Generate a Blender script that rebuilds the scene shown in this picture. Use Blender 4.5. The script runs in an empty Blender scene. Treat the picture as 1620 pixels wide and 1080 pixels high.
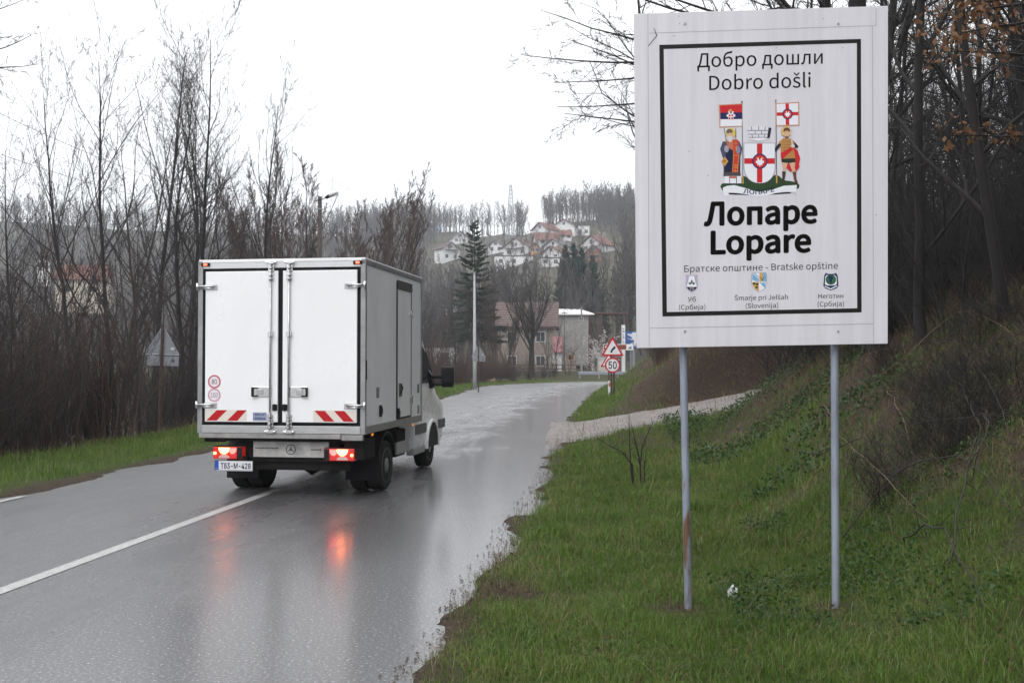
import bpy, bmesh, math, random
import numpy as np
from mathutils import Vector, Matrix

# ------------------------------------------------------------------ camera, sky, sun, exposure
SC = bpy.context.scene
COL = SC.collection
R = math.radians
CAM_H = 1.80
FPX = 1600.0                                   # focal length in photo pixels (photo 1620 x 1080)
PITCH = math.atan(35 / FPX)
cam = bpy.data.cameras.new('camera')
cam.sensor_width = 36.0
cam.lens = 36.0 * FPX / 1620.0
cam.clip_end = 6000
cam.dof.use_dof = True
cam.dof.focus_distance = 9.5
cam.dof.aperture_fstop = 9.0
cam_o = bpy.data.objects.new('camera', cam)
COL.objects.link(cam_o)
cam_o.location = (0, 0, CAM_H)
cam_o.rotation_euler = (R(90) + PITCH, 0, 0)
SC.camera = cam_o

SUN_EL, SUN_AZ = R(48), R(205)                 # azimuth clockwise from +Y: behind the camera, a little to the left
world = bpy.data.worlds.new('World')
SC.world = world
world.use_nodes = True
wn, wl = world.node_tree.nodes, world.node_tree.links
wn.clear()
w_out = wn.new('ShaderNodeOutputWorld')
w_bg = wn.new('ShaderNodeBackground'); w_bg.inputs[1].default_value = 0.1
w_sky = wn.new('ShaderNodeTexSky'); w_sky.sky_type = 'NISHITA'; w_sky.sun_disc = False
w_sky.sun_elevation = SUN_EL; w_sky.sun_rotation = SUN_AZ; w_sky.dust_density = 4
w_tc = wn.new('ShaderNodeTexCoord')
w_sep = wn.new('ShaderNodeSeparateXYZ')
w_ramp = wn.new('ShaderNodeMapRange'); w_ramp.inputs[1].default_value = 0.0; w_ramp.inputs[2].default_value = 1.0
w_ramp.inputs[3].default_value = 14.0; w_ramp.inputs[4].default_value = 21.5
w_noise = wn.new('ShaderNodeTexNoise'); w_noise.inputs['Scale'].default_value = 2.2; w_noise.inputs['Detail'].default_value = 3
w_nr = wn.new('ShaderNodeMapRange'); w_nr.inputs[1].default_value = 0.3; w_nr.inputs[2].default_value = 0.7
w_nr.inputs[3].default_value = 0.86; w_nr.inputs[4].default_value = 1.10
w_mul = wn.new('ShaderNodeMath'); w_mul.operation = 'MULTIPLY'
w_col = wn.new('ShaderNodeMix'); w_col.data_type = 'RGBA'; w_col.blend_type = 'MULTIPLY'; w_col.inputs[0].default_value = 1.0
w_col.inputs[6].default_value = (0.965, 0.975, 1.0, 1)
w_mix = wn.new('ShaderNodeMix'); w_mix.data_type = 'RGBA'; w_mix.inputs[0].default_value = 0.90
wl.new(w_tc.outputs['Generated'], w_sep.inputs[0]); wl.new(w_sep.outputs[2], w_ramp.inputs[0])
wl.new(w_tc.outputs['Generated'], w_noise.inputs['Vector']); wl.new(w_noise.outputs[0], w_nr.inputs[0])
wl.new(w_ramp.outputs[0], w_mul.inputs[0]); wl.new(w_nr.outputs[0], w_mul.inputs[1])
wl.new(w_mul.outputs[0], w_col.inputs[7])
wl.new(w_sky.outputs[0], w_mix.inputs[6]); wl.new(w_col.outputs[2], w_mix.inputs[7])
wl.new(w_mix.outputs[2], w_bg.inputs[0]); wl.new(w_bg.outputs[0], w_out.inputs[0])

sun = bpy.data.lights.new('sun', 'SUN'); sun.energy = 1.4; sun.angle = R(40); sun.color = (1.0, 0.98, 0.95)
sun_o = bpy.data.objects.new('sun', sun); COL.objects.link(sun_o)
sd = Vector((math.sin(SUN_AZ) * math.cos(SUN_EL), math.cos(SUN_AZ) * math.cos(SUN_EL), math.sin(SUN_EL)))
sun_o.rotation_euler = (-sd).to_track_quat('-Z', 'Y').to_euler()

SC.view_settings.view_transform = 'Standard'
SC.view_settings.look = 'None'
SC.view_settings.exposure = 0.0
SC.view_settings.gamma = 1.0
SC.render.engine = 'CYCLES'
SC.cycles.max_bounces = 4
SC.cycles.diffuse_bounces = 3
SC.cycles.glossy_bounces = 3
SC.cycles.transparent_max_bounces = 4
SC.cycles.use_adaptive_sampling = True
SC.cycles.adaptive_threshold = 0.02
SC.cycles.volume_bounces = 1
SC.cycles.use_denoising = True
world.cycles.sampling_method = 'MANUAL'
world.cycles.sample_map_resolution = 512

# ------------------------------------------------------------------ helpers
def ray(px, py):
    c, s = math.cos(PITCH), math.sin(PITCH)
    u = 540 - py
    return np.array([px - 810.0, c * FPX - s * u, s * FPX + c * u])
def at(px, py, Y):
    d = ray(px, py)
    return np.array([0, 0, CAM_H]) + d * (Y / d[1])

def tag(o, label=None, cat=None, group=None, kind=None):
    if label: o['label'] = label
    if cat: o['category'] = cat
    if group: o['group'] = group
    if kind: o['kind'] = kind
    return o
def empty(name, loc=(0, 0, 0), rz=0.0):
    o = bpy.data.objects.new(name, None); COL.objects.link(o)
    o.location = loc; o.rotation_euler = (0, 0, rz); o.empty_display_size = 0.2
    return o
def link(name, me, parent=None):
    o = bpy.data.objects.new(name, me); COL.objects.link(o)
    if parent is not None: o.parent = parent
    return o
def np_mesh(name, V, F, mat=None, smooth=False):
    """V (n,3), F (m,3) or (m,4) arrays"""
    V = np.asarray(V, np.float32); F = np.asarray(F, np.int32)
    me = bpy.data.meshes.new(name)
    k = F.shape[1]
    me.vertices.add(len(V)); me.vertices.foreach_set('co', V.ravel())
    me.loops.add(F.size); me.loops.foreach_set('vertex_index', F.ravel())
    me.polygons.add(len(F))
    me.polygons.foreach_set('loop_start', np.arange(0, F.size, k, dtype=np.int32))
    me.polygons.foreach_set('loop_total', np.full(len(F), k, np.int32))
    if smooth: me.polygons.foreach_set('use_smooth', np.ones(len(F), bool))
    me.update(calc_edges=True)
    if mat: me.materials.append(mat)
    return me

class B:
    """collects shapes; build() links them as one mesh object"""
    def __init__(s): s.v = []; s.f = []
    def add(s, vs, fs):
        n = len(s.v); s.v += [tuple(map(float, v)) for v in vs]; s.f += [tuple(i + n for i in f) for f in fs]; return s
    def box(s, x0, x1, y0, y1, z0, z1):
        vs = [(x, y, z) for z in (z0, z1) for y in (y0, y1) for x in (x0, x1)]
        return s.add(vs, [(0, 2, 3, 1), (4, 5, 7, 6), (0, 1, 5, 4), (2, 6, 7, 3), (0, 4, 6, 2), (1, 3, 7, 5)])
    def prism(s, poly, axis, a, b):
        """extrude 2-D polygon along axis: 'x' uses (y,z), 'y' uses (x,z), 'z' uses (x,y)"""
        n = len(poly)
        def P(p, t):
            return {'x': (t, p[0], p[1]), 'y': (p[0], t, p[1]), 'z': (p[0], p[1], t)}[axis]
        vs = [P(p, a) for p in poly] + [P(p, b) for p in poly]
        fs = [tuple(range(n - 1, -1, -1)), tuple(range(n, 2 * n))] + [(i, (i + 1) % n, n + (i + 1) % n, n + i) for i in range(n)]
        return s.add(vs, fs)
    def tube(s, pts, r, m=8, caps=True):
        pts = [Vector(p) for p in pts]; rs = r if isinstance(r, (list, tuple)) else [r] * len(pts)
        vs = []; fs = []
        for i, p in enumerate(pts):
            t = (pts[min(i + 1, len(pts) - 1)] - pts[max(i - 1, 0)]).normalized()
            ref = Vector((0, 0, 1)) if abs(t.z) < .9 else Vector((1, 0, 0))
            a = t.cross(ref).normalized(); b = t.cross(a)
            for k in range(m):
                q = 2 * math.pi * k / m
                vs.append(p + (a * math.cos(q) + b * math.sin(q)) * rs[i])
        for i in range(len(pts) - 1):
            for k in range(m):
                fs.append((i * m + k, i * m + (k + 1) % m, (i + 1) * m + (k + 1) % m, (i + 1) * m + k))
        if caps:
            fs.append(tuple(range(m - 1, -1, -1))); fs.append(tuple((len(pts) - 1) * m + k for k in range(m)))
        return s.add(vs, fs)
    def lathe_x(s, prof, cx, cy, cz, m=32):
        """prof: list of (dx, radius) around the x axis"""
        vs = []; fs = []
        for dx, r in prof:
            for k in range(m):
                q = 2 * math.pi * k / m
                vs.append((cx + dx, cy + r * math.cos(q), cz + r * math.sin(q)))
        for i in range(len(prof) - 1):
            for k in range(m):
                fs.append((i * m + k, (i + 1) * m + k, (i + 1) * m + (k + 1) % m, i * m + (k + 1) % m))
        fs.append(tuple(range(m))); fs.append(tuple((len(prof) - 1) * m + k for k in range(m - 1, -1, -1)))
        return s.add(vs, fs)
    def build(s, name, mat, parent=None, bevel=0.0, smooth=False):
        me = bpy.data.meshes.new(name)
        bm = bmesh.new()
        bv = [bm.verts.new(v) for v in s.v]
        for f in s.f:
            try: bm.faces.new([bv[i] for i in f])
            except ValueError: pass
        bmesh.ops.recalc_face_normals(bm, faces=bm.faces)
        if bevel > 0:
            es = [e for e in bm.edges if len(e.link_faces) == 2 and e.calc_face_angle(0) > R(35)]
            bmesh.ops.bevel(bm, geom=es, offset=bevel, segments=2, profile=0.6, affect='EDGES')
        bm.to_mesh(me); bm.free()
        if smooth:
            for p in me.polygons: p.use_smooth = True
        if mat: me.materials.append(mat)
        return link(name, me, parent)

# ------------------------------------------------------------------ materials
MATS = {}
def mat(name, col=(.5, .5, .5), rough=.6, metal=0.0, noise=0.0, nscale=6.0, bump=0.0, bscale=60.0, spec=.5, emit=None, estr=0.0,
        col2=None, coat=0.0, stretch=(1, 1, 1), coord='Object'):
    if name in MATS: return MATS[name]
    m = bpy.data.materials.new(name); m.use_nodes = True; MATS[name] = m
    n, l = m.node_tree.nodes, m.node_tree.links
    p = n['Principled BSDF']
    p.inputs['Base Color'].default_value = (*col, 1); p.inputs['Roughness'].default_value = rough; p.inputs['Metallic'].default_value = metal
    p.inputs['Specular IOR Level'].default_value = spec
    p.inputs['Coat Weight'].default_value = coat
    if emit:
        p.inputs['Emission Color'].default_value = (*emit, 1); p.inputs['Emission Strength'].default_value = estr
    if noise > 0 or bump > 0 or col2:
        tc = n.new('ShaderNodeTexCoord'); mp = n.new('ShaderNodeMapping'); mp.inputs['Scale'].default_value = stretch
        l.new(tc.outputs[coord], mp.inputs[0])
    if noise > 0 or col2:
        t = n.new('ShaderNodeTexNoise'); t.inputs['Scale'].default_value = nscale; t.inputs['Detail'].default_value = 6; t.inputs['Roughness'].default_value = .65
        l.new(mp.outputs[0], t.inputs['Vector'])
        mr = n.new('ShaderNodeMapRange'); mr.inputs[1].default_value = .32; mr.inputs[2].default_value = .68
        l.new(t.outputs[0], mr.inputs[0])
        mx = n.new('ShaderNodeMix'); mx.data_type = 'RGBA'
        c2 = col2 if col2 else tuple(c * (1 - noise) for c in col)
        mx.inputs[6].default_value = (*col, 1); mx.inputs[7].default_value = (*c2, 1)
        l.new(mr.outputs[0], mx.inputs[0]); l.new(mx.outputs[2], p.inputs['Base Color'])
        rr = n.new('ShaderNodeMapRange'); rr.inputs[3].default_value = max(0.02, rough - .1); rr.inputs[4].default_value = min(1, rough + .12)
        l.new(t.outputs[0], rr.inputs[0]); l.new(rr.outputs[0], p.inputs['Roughness'])
    if bump > 0:
        t2 = n.new('ShaderNodeTexNoise'); t2.inputs['Scale'].default_value = bscale; t2.inputs['Detail'].default_value = 5
        l.new(mp.outputs[0], t2.inputs['Vector'])
        bp = n.new('ShaderNodeBump'); bp.inputs['Strength'].default_value = bump; bp.inputs['Distance'].default_value = .02
        l.new(t2.outputs[0], bp.inputs['Height']); l.new(bp.outputs[0], p.inputs['Normal'])
    return m

def nt(m): return m.node_tree.nodes, m.node_tree.links
def island_mat(name, cols, rough=.55, transl=.3):
    """foliage colour that differs from blade to blade"""
    m = bpy.data.materials.new(name); m.use_nodes = True; MATS[name] = m
    n, l = nt(m); p = n['Principled BSDF']; p.inputs['Roughness'].default_value = rough; p.inputs['Specular IOR Level'].default_value = .35
    g = n.new('ShaderNodeNewGeometry'); cr = n.new('ShaderNodeValToRGB')
    e = cr.color_ramp.elements
    while len(e) < len(cols): e.new(.5)
    for i, c in enumerate(cols):
        e[i].position = i / (len(cols) - 1); e[i].color = (*c, 1)
    tc = n.new('ShaderNodeTexCoord'); t = n.new('ShaderNodeTexNoise'); t.inputs['Scale'].default_value = 1.1; t.inputs['Detail'].default_value = 3
    l.new(tc.outputs['Object'], t.inputs['Vector'])
    a = n.new('ShaderNodeMath'); a.operation = 'MULTIPLY_ADD'; a.inputs[1].default_value = .55
    b = n.new('ShaderNodeMapRange'); b.inputs[1].default_value = .3; b.inputs[2].default_value = .7; b.inputs[3].default_value = 0; b.inputs[4].default_value = .45
    l.new(t.outputs[0], b.inputs[0]); l.new(g.outputs['Random Per Island'], a.inputs[0]); l.new(b.outputs[0], a.inputs[2])
    l.new(a.outputs[0], cr.inputs[0]); l.new(cr.outputs[0], p.inputs['Base Color'])
    if transl > 0:
        tr = n.new('ShaderNodeBsdfTranslucent'); mx = n.new('ShaderNodeMixShader'); mx.inputs[0].default_value = transl
        l.new(cr.outputs[0], tr.inputs[0]); l.new(p.outputs[0], mx.inputs[1]); l.new(tr.outputs[0], mx.inputs[2])
        l.new(mx.outputs[0], n['Material Output'].inputs[0])
    return m

M_bark = mat('bark_dark', (.019, .016, .0155), .9, noise=.5, nscale=8, bump=.5, bscale=25, stretch=(1, 1, .3))
M_bark2 = mat('bark_grey', (.046, .038, .036), .9, noise=.5, nscale=8, bump=.5, bscale=25, stretch=(1, 1, .3))
M_twig = mat('twig_brown', (.032, .025, .024), .85)
M_twig_red = mat('twig_reddish', (.066, .040, .032), .85)
M_twig_dark = mat('twig_dark', (.020, .017, .016), .9)
M_needle = island_mat('needles', [(.018, .034, .022), (.03, .052, .032), (.045, .07, .04)], .6, .15)
M_needle2 = island_mat('needles_bluish', [(.012, .034, .026), (.02, .055, .04), (.035, .08, .05)], .6, .15)
M_grass = island_mat('grass_blades', [(.050, .090, .017), (.085, .150, .024), (.130, .205, .038), (.22, .215, .09)], .5, .35)
M_straw = island_mat('dry_stalks', [(.07, .045, .032), (.15, .10, .062), (.27, .20, .125)], .7, .2)
M_litter = island_mat('dead_leaves', [(.05, .03, .02), (.085, .05, .03), (.14, .08, .045)], .75, .1)
M_leafbrown = island_mat('brown_leaves', [(.13, .065, .03), (.20, .10, .045), (.26, .15, .08)], .6, .35)
M_weed = island_mat('weed_leaves', [(.02, .05, .015), (.035, .08, .02), (.06, .11, .03)], .5, .3)
M_blossom = island_mat('blossom', [(.30, .27, .26), (.48, .45, .43), (.62, .6, .57)], .7, .3)
M_galv = mat('galvanised_steel', (.33, .36, .42), .45, .35, noise=.25, nscale=9)
M_white = mat('white_panel', (.80, .81, .83), .30, noise=.05, nscale=2.5)
M_alu = mat('aluminium', (.55, .55, .56), .35, .85, noise=.25, nscale=5, stretch=(1, 1, 3))
M_chrome = mat('bright_steel', (.75, .75, .76), .22, 1.0, noise=.15, nscale=20)
M_rubber = mat('black_rubber', (.008, .008, .009), .7, spec=.2)
M_black = mat('black_plastic', (.010, .010, .011), .5, spec=.22)
M_chassis = mat('chassis_dark', (.010, .0095, .0095), .75, noise=.4, nscale=8, spec=.2)
M_rust = mat('rusty_steel', (.075, .045, .033), .8, noise=.5, nscale=10)
M_signback = mat('sign_back_grey', (.26, .275, .30), .55, .2, noise=.2, nscale=6)
M_glass = mat('window_glass', (.03, .035, .042), .08, spec=.6)
M_concrete = mat('concrete', (.30, .29, .28), .85, noise=.35, nscale=1.2, bump=.2, bscale=20)
M_wood = mat('weathered_wood', (.13, .10, .085), .85, noise=.4, nscale=6, stretch=(4, 4, 1))

# ink: colours carried by the print itself
M_ink = bpy.data.materials.new('printed_ink'); M_ink.use_nodes = True
_n, _l = nt(M_ink)
_a = _n.new('ShaderNodeVertexColor'); _a.layer_name = 'ink'
_l.new(_a.outputs[0], _n['Principled BSDF'].inputs['Base Color']); _n['Principled BSDF'].inputs['Roughness'].default_value = .5; _n['Principled BSDF'].inputs['Specular IOR Level'].default_value = .18

def srgb(r, g, b):
    return tuple((c / 255 / 12.92) if c / 255 <= .04045 else ((c / 255 + .055) / 1.055) ** 2.4 for c in (r, g, b))

class Print:
    """flat coloured shapes laid over each other; conv maps (u, v, lift) to local space"""
    def __init__(s, conv, lift0=0.0008, step=0.0003): s.conv = conv; s.v = []; s.f = []; s.c = []; s.k = 0; s.l0 = lift0; s.st = step
    def poly(s, pts, col, up=1):
        s.k += up; n = len(s.v)
        s.v += [tuple(map(float, s.conv(p[0], p[1], s.l0 + s.k * s.st))) for p in pts]
        s.f.append(tuple(range(n, n + len(pts)))); s.c.append(col); return s
    def rect(s, u0, v0, u1, v1, col, up=1): return s.poly([(u0, v0), (u1, v0), (u1, v1), (u0, v1)], col, up)
    def ell(s, cu, cv, ru, rv, col, up=1, n=24, a0=0, a1=2 * math.pi):
        return s.poly([(cu + ru * math.cos(a0 + (a1 - a0) * i / n), cv + rv * math.sin(a0 + (a1 - a0) * i / n)) for i in range(n if a1 - a0 > 6.2 else n + 1)], col, up)
    def ring(s, cu, cv, r0, r1, col, n=32):
        s.k += 1
        for i in range(n):
            a, b = 2 * math.pi * i / n, 2 * math.pi * (i + 1) / n
            s.poly([(cu + r1 * math.cos(a), cv + r1 * math.sin(a)), (cu + r1 * math.cos(b), cv + r1 * math.sin(b)),
                    (cu + r0 * math.cos(b), cv + r0 * math.sin(b)), (cu + r0 * math.cos(a), cv + r0 * math.sin(a))], col, 0)
        return s
    def line(s, p, q, w, col, up=1):
        dx, dy = q[0] - p[0], q[1] - p[1]; L = math.hypot(dx, dy) or 1; nx, ny = -dy / L * w / 2, dx / L * w / 2
        return s.poly([(p[0] + nx, p[1] + ny), (q[0] + nx, q[1] + ny), (q[0] - nx, q[1] - ny), (p[0] - nx, p[1] - ny)], col, up)
    def tris(s, V, F, col, up=1):
        s.k += up; n = len(s.v)
        s.v += [tuple(map(float, s.conv(v[0], v[1], s.l0 + s.k * s.st))) for v in V]
        for f in F: s.f.append(tuple(i + n for i in f)); s.c.append(col)
        return s
    def build(s, name, parent, m=None):
        me = bpy.data.meshes.new(name); me.from_pydata(s.v, [], s.f); me.update()
        ca = me.color_attributes.new('ink', 'FLOAT_COLOR', 'CORNER')
        for p, c in zip(me.polygons, s.c):
            for li in p.loop_indices: ca.data[li].color = (*c, 1)
        me.materials.append(m or M_ink)
        return link(name, me, parent)

FONTS = {}
def font(kind):
    if kind not in FONTS:
        try:
            d = bpy.utils.system_resource('DATAFILES', path='fonts')
            FONTS[kind] = bpy.data.fonts.load(d + '/' + {'humanist': 'Noto Sans CJK Regular.woff2', 'grotesque': 'Inter.woff2'}[kind])
        except Exception:
            FONTS[kind] = None
    return FONTS[kind]
def text_geo(s, kind, bold=0.0, caron=''):
    """triangles of a text line, scaled so that x runs 0..1 and the cap height is 1; caron: indices of letters that get a hacek"""
    def raw(t):
        c = bpy.data.curves.new('t', 'FONT'); c.body = t; c.fill_mode = 'FRONT'; c.resolution_u = 4
        if font(kind): c.font = font(kind)
        o = bpy.data.objects.new('t', c); COL.objects.link(o)
        me = bpy.data.meshes.new_from_object(o.evaluated_get(bpy.context.evaluated_depsgraph_get()))
        V = np.array([tuple(v.co) for v in me.vertices]).reshape(-1, 3)[:, :2]; F = [tuple(p.vertices) for p in me.polygons]
        bpy.data.objects.remove(o); bpy.data.curves.remove(c); bpy.data.meshes.remove(me)
        return V, F
    cap = raw('H')[0][:, 1].max()
    s = s.replace('\u0458', 'j') if kind == 'humanist' else s
    plain = s.replace('š', 's').replace('Š', 'S') if kind == 'humanist' else s
    V, F = raw(plain)
    V = [tuple(v) for v in V]
    if kind == 'humanist':
        for i, ch in enumerate(s):
            if ch in 'šŠ':
                a = raw(plain[:i] + '|')[0]; x0 = a[:, 0].max(); b = raw(plain[:i + 1])[0]; x1 = b[:, 0].max()
                w0 = raw(plain[i])[0]; wd = w0[:, 0].max() - w0[:, 0].min(); cx = x1 - wd / 2; y = w0[:, 1].max() + .06 * cap
                n = len(V); q = cap * .16; t = cap * (.10 + bold)
                V += [(cx, y), (cx, y + t), (cx - q, y + q * .95 + t), (cx - q - t * .5, y + q * .95 + t * .5), (cx + q, y + q * .95 + t), (cx + q + t * .5, y + q * .95 + t * .5)]
                F += [(n, n + 1, n + 2, n + 3), (n, n + 5, n + 4, n + 1)]
    V = np.array(V)
    if bold > 0:
        VV, FF = [V], list(F); n = len(V)
        for k in range(12):
            a = 2 * math.pi * k / 12
            VV.append(V + np.array([math.cos(a), math.sin(a)]) * bold * cap)
            FF += [tuple(i + n * (k + 1) for i in f) for f in F]
        V = np.concatenate(VV); F = FF
    x0, x1 = V[:, 0].min(), V[:, 0].max()
    return (V - [x0, 0]) / [(x1 - x0), cap], F

# ------------------------------------------------------------------ value noise and the lie of the land
def vnoise(x, y, s=1.0, seed=0):
    x = np.asarray(x, float) / s; y = np.asarray(y, float) / s
    xi, yi = np.floor(x), np.floor(y); fx, fy = x - xi, y - yi
    fx = fx * fx * (3 - 2 * fx); fy = fy * fy * (3 - 2 * fy)
    def h(a, b):
        v = np.sin(a * 127.1 + b * 311.7 + seed * 74.7) * 43758.5453
        return v - np.floor(v)
    return (h(xi, yi) * (1 - fx) + h(xi + 1, yi) * fx) * (1 - fy) + (h(xi, yi + 1) * (1 - fx) + h(xi + 1, yi + 1) * fx) * fy
def fbm(x, y, s, seed=0, o=3):
    return sum(vnoise(x, y, s / 2 ** i, seed + i) / 2 ** i for i in range(o)) / sum(1 / 2 ** i for i in range(o))
def sstep(a, b, x):
    t = np.clip((np.asarray(x, float) - a) / (b - a), 0, 1); return t * t * (3 - 2 * t)

CL = np.array([(-45, -160), (-8.4, -30), (-5.8, -10), (-4.75, 0), (-3.95, 7.7), (-3.12, 15.6), (-1.95, 29.7), (-.55, 44), (1.3, 60), (4.4, 80),
               (7.6, 89), (12.5, 95.5), (20, 98.8), (30, 100.3), (50, 101), (90, 100), (300, 90)], float)
def catmull(P, step=.5):
    out = []
    P = np.vstack([2 * P[0] - P[1], P, 2 * P[-1] - P[-2]])
    for i in range(1, len(P) - 2):
        L = np.linalg.norm(P[i + 1] - P[i]); n = max(2, int(L / step))
        t0 = 0; t1 = t0 + np.linalg.norm(P[i] - P[i - 1]) ** .5; t2 = t1 + L ** .5; t3 = t2 + np.linalg.norm(P[i + 2] - P[i + 1]) ** .5
        for k in range(n):
            t = t1 + (t2 - t1) * k / n
            A1 = (t1 - t) / (t1 - t0) * P[i - 1] + (t - t0) / (t1 - t0) * P[i]; A2 = (t2 - t) / (t2 - t1) * P[i] + (t - t1) / (t2 - t1) * P[i + 1]
            A3 = (t3 - t) / (t3 - t2) * P[i + 1] + (t - t2) / (t3 - t2) * P[i + 2]
            B1 = (t2 - t) / (t2 - t0) * A1 + (t - t0) / (t2 - t0) * A2; B2 = (t3 - t) / (t3 - t1) * A2 + (t - t1) / (t3 - t1) * A3
            out.append((t2 - t) / (t2 - t1) * B1 + (t - t1) / (t2 - t1) * B2)
    out.append(P[-2]); return np.array(out)
CP = catmull(CL)
CT = np.gradient(CP, axis=0); CT /= np.linalg.norm(CT, axis=1, keepdims=True)
CN = np.stack([CT[:, 1], -CT[:, 0]], 1)                       # to the right of travel
RH = 3.5
LOFF = 3.45 + 3.2 * sstep(45, 88, CP[:, 1]) * (1 - sstep(14, 24, CP[:, 0]))
def road_s(x, y):
    """signed distance outside the road: (right side, left side); negative on the road"""
    x = np.atleast_1d(np.asarray(x, float)).ravel(); y = np.atleast_1d(np.asarray(y, float)).ravel()
    key = (len(x), float(x[0]), float(y[-1]), float(x.sum()))
    if len(x) > 5000 and key in _RS: return _RS[key]
    near = (abs(x) < 70) & (y > -20) & (y < 130)
    if len(x) > 5000 and not near.all():
        a = np.empty(len(x)); b = np.empty(len(x))
        a[near], b[near] = _road_s(x[near], y[near], 1); a[~near], b[~near] = _road_s(x[~near], y[~near], 12)
        _RS[key] = (a, b); return a, b
    r = _road_s(x, y, 1); 
    if len(x) > 5000: _RS[key] = r
    return r
_RS = {}
def _road_s(x, y, st):
    CP_, CN_, LO_ = CP[::st], CN[::st], LOFF[::st]
    if st == 1 and len(x) > 3000 and np.ptp(y) < 90:
        k = (CP[:, 1] > y.min() - 20) & (CP[:, 1] < y.max() + 20) & (abs(CP[:, 0]) < 90); CP_, CN_, LO_ = CP[k][::2], CN[k][::2], LOFF[k][::2]
    d = np.empty(len(x)); side = np.empty(len(x)); lo = np.empty(len(x))
    for a in range(0, len(x), 20000):
        dx = (x[a:a + 20000, None] - CP_[None, :, 0]).astype(np.float32); dy = (y[a:a + 20000, None] - CP_[None, :, 1]).astype(np.float32)
        i = np.argmin(dx * dx + dy * dy, 1); r = np.arange(len(i))
        side[a:a + 20000] = dx[r, i] * CN_[i, 0] + dy[r, i] * CN_[i, 1]
        d[a:a + 20000] = np.hypot(dx[r, i], dy[r, i]); lo[a:a + 20000] = LO_[i]
    return np.where(side > 0, d - RH, -99.0), np.where(side <= 0, d - lo, -99.0)

# the gravel drive: near edge, far edge, and where they climb to behind the mound
GN = np.array([(.7, 22.0, .03), (1.3, 22.3, .03), (3.6, 24.6, .30), (6.2, 27.0, .62), (9.0, 28.2, 1.05), (13, 29.2, 1.8)], float)
GF = np.array([(1.2, 29.9, .03), (1.9, 29.7, .04), (4.5, 30.4, .40), (7.4, 32.0, .85), (10.2, 32.6, 1.25), (14, 33.0, 2.0)], float)
def drive(x, y):
    """height of the drive's plane and how far outside it a point lies (0 inside)"""
    t = np.interp(x, (GN[:, 0] + GF[:, 0]) / 2, np.arange(len(GN)))
    yn = np.interp(x, GN[:, 0], GN[:, 1]); yf = np.interp(x, GF[:, 0], GF[:, 1])
    zn = np.interp(x, GN[:, 0], GN[:, 2]); zf = np.interp(x, GF[:, 0], GF[:, 2])
    u = np.clip((y - yn) / (yf - yn), 0, 1)
    out = np.maximum(np.maximum(yn - y, y - yf), 0)
    return zn + (zf - zn) * u, out, x
def land(x, y):
    sh = np.shape(x); x = np.atleast_1d(np.asarray(x, float)).ravel(); y = np.atleast_1d(np.asarray(y, float)).ravel()
    sr, sl = road_s(x, y)
    n1 = fbm(x, y, 1.6, 3); n2 = fbm(x, y, .45, 9); n3 = fbm(x, y, 7, 21)
    # under the road the ground is sunk; at a ragged line it comes up through the asphalt's edge
    edge = np.maximum(sr, sl) + (n1 - .5) * .7 + (n2 - .5) * .5
    z = -.12 + .16 * sstep(-.25, .22, edge) + (n2 - .5) * .07 * sstep(0, .4, edge)
    # right bank
    s0 = 2.75 - 2.3 * sstep(26, 33, y) + .8 * np.exp(-((y - 22) / 4.) ** 2) - .5 * sstep(45, 60, y)
    q = np.maximum(sr - s0, 0)
    steep = .78 - .12 * sstep(30, 36, y)
    bank = np.minimum(steep * q * q / (q + .5), 3.0 + (n3 - .5)) + .16 * np.maximum(q - 5, 0)
    bank = np.minimum(bank, 10) * sstep(-20, -6, y + 12)
    rbank = bank + (n3 - .5) * .45 * sstep(.3, 2, q) + (n1 - .5) * .28 * sstep(.2, 1.5, q)
    hp, out, _ = drive(x, y)
    w = (1 - sstep(.1, 2.4, out)) * sstep(.2, 1.0, sr) * (1 - sstep(13, 15, x))
    rb = rbank * (1 - w) + hp * w - .05 * (out < .12) * (w > .5)
    far = sstep(103.5, 110, y)
    z = z + np.where(sr > 0, rb, 0)
    # left verge falls away to the valley, the far side of the bend rises to the back street
    lw = sstep(2.3, 6.0, sl) * (1 - sstep(78, 100, y))
    drop = np.minimum(.28 * np.maximum(sl - 2.3, 0), 2.6)
    z = z + np.where(sl > 0, -drop * lw + .05 * sstep(.2, 2, sl) * (n1 - .2), 0) + far * np.where(sl > 0, .82, 0)
    # hills
    Rr = np.hypot(x, y); az = np.arctan2(x, np.maximum(y, 1e-3) + np.where(y < 0, 1e6, 0)) ; 
    d0 = np.interp(az, [-1.2, -.45, -.28, -.1, .03, .25, 1.2], [420, 330, 300, 215, 150, 150, 300])
    d1 = d0 + np.interp(az, [-.45, -.1, .05], [330, 270, 270])
    ch = d1 * np.interp(az, [-.5, -.2, -.12, -.02, .05, .3], [.132, .130, .132, .136, .142, .146]) - 1
    tt = np.clip((Rr - d0) / (d1 - d0), 0, 1.35)
    hill = np.where(tt < 1, tt * (1 - .12 * tt) + .12 * tt * tt, 1 - .5 * (tt - 1) ** 2) * ch
    hill = hill + (fbm(x, y, 60, 5) - .5) * 9 * sstep(.05, .4, tt)
    z = z + hill * sstep(-10, 60, y)
    return z.reshape(sh)
def gz(x, y): return float(land(np.array([x]), np.array([y]))[0])
def hit(px, py, y0=20, y1=700):
    """where the sight line of a photo pixel meets the land"""
    d = ray(px, py); ys = np.arange(y0, y1, 1.0); P = np.array([0, 0, CAM_H]) + d[None] * (ys / d[1])[:, None]
    g = land(P[:, 0], P[:, 1]); k = np.nonzero(P[:, 2] < g)[0]
    i = k[0] if len(k) else len(ys) - 1
    return np.array([P[i, 0], P[i, 1], g[i]])

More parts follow.
